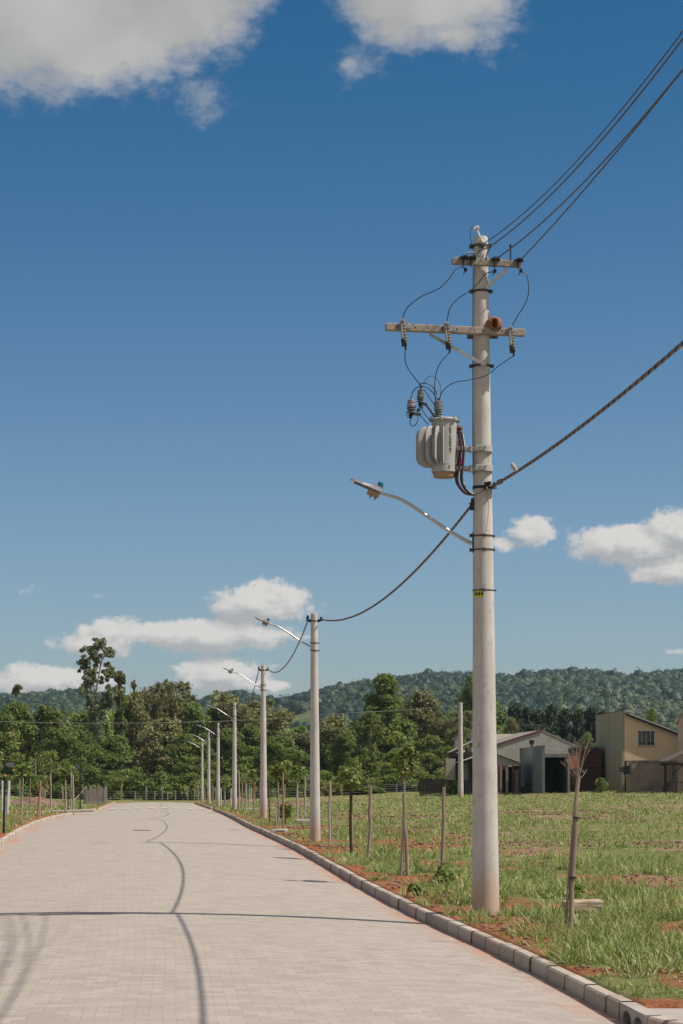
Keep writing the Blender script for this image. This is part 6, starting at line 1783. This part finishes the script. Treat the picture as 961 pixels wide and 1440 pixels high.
lit = g.math('ADD', g.math('MULTIPLY', g.step(-.2, .26, shade), g.math('ADD', .45, g.math('MULTIPLY', lowc0, .55))), g.math('MULTIPLY', g.math('SUBTRACT', 1.0, lowc0), .28))
thick = g.step(.5, 1.5, d0)
lo = g.step(500, 700, v0)
smo = g.n('ShaderNodeCombineXYZ'); g.set(smo.inputs[0], g.math('MULTIPLY', U, 3000.0)); g.set(smo.inputs[1], g.math('MULTIPLY', Vv, -3000.0))
topl = g.math('ADD', g.step(.3, .7, g.noise(smo.outputs[0], 1 / 150.0, 2.5, .5)), g.step(.75, .25, d0))
bright = g.mix(lo, CLOUD_HI_TOP, CLOUD_HI)
dark = g.mix(lo, CLOUD_LO_TOP, CLOUD_LO)
fl = g.math('ADD', .50, g.math('ADD', g.math('MULTIPLY', shade, 1.05), g.math('MULTIPLY', g.math('SUBTRACT', g.noise(g.mapping(smo.outputs[0], (1, 1.5, 1)), 1 / 26.0, 5, .65), .5), 1.3)), clamp=True)
ft_ = g.math('MULTIPLY', topl, .6, clamp=True)
fac = g.math('ADD', g.math('MULTIPLY', fl, lowc0), g.math('MULTIPLY', ft_, g.math('SUBTRACT', 1.0, lowc0)), clamp=True)
cc = g.mix(fac, dark, bright)
a = g.math('MULTIPLY', a, .96)
front = g.math('GREATER_THAN', y, 0)
# unseen broken white cloud, added overhead and behind for neutral fill light
cov = g.math('MULTIPLY', g.step(.40, .58, g.noise(tc, 2.6, 6, .6)), g.math('MAXIMUM', g.step(.48, .9, Vv), g.math('MULTIPLY', g.step(.15, -.3, y), g.step(-.05, .1, z))))
skyc = g.mix(cov, skyc, CLOUD_FILL)
col = g.mix(g.math('MULTIPLY', a, front), skyc, cc)
bg = t.nodes.new('ShaderNodeBackground'); g.set(bg.inputs[0], col); bg.inputs[1].default_value = SKY_STR
t.links.new(bg.outputs[0], out.inputs[0])

sl = bpy.data.lights.new('sun', 'SUN'); sl.energy = SUN_E; sl.angle = R(.5); sl.color = (1.0, .92, .82)
so = bpy.data.objects.new('sun', sl); C.objects.link(so); so.rotation_euler = SUN.to_track_quat('Z', 'Y').to_euler(); so.location = (20, -10, 40)

if HAZE > 0:
    b = MB().box((0, 1090, 69), (2600, 2420, 142)) 
    m, t2, o2 = nt('air'); pv = t2.nodes.new('ShaderNodeVolumePrincipled')
    pv.inputs['Color'].default_value = (.62, .82, 1, 1); pv.inputs['Density'].default_value = HAZE; pv.inputs['Anisotropy'].default_value = .2
    t2.links.new(pv.outputs[0], o2.inputs['Volume'])
    tag(b.build('haze', m), 'thin pale haze in the air between the lot and the hill', 'haze', kind='stuff')

cam = bpy.data.cameras.new('camera'); co = bpy.data.objects.new('camera', cam); C.objects.link(co); scene.camera = co
co.location = (0, 0, HC); co.rotation_euler = (R(90), 0, 0)
cam.sensor_fit = 'VERTICAL'; cam.sensor_height = 36; cam.lens = F / 1440 * 36
cam.shift_y = (CY - 720) / 1440; cam.shift_x = 0
cam.clip_start = .5; cam.clip_end = 6000
scene.render.resolution_x = 683; scene.render.resolution_y = 1024
v = scene.view_settings
v.view_transform = 'Standard'; v.look = 'None'; v.gamma = 1; v.use_curve_mapping = False; v.exposure = EXPO
scene.cycles.volume_bounces = 0; scene.cycles.max_bounces = 6; scene.cycles.transparent_max_bounces = 4
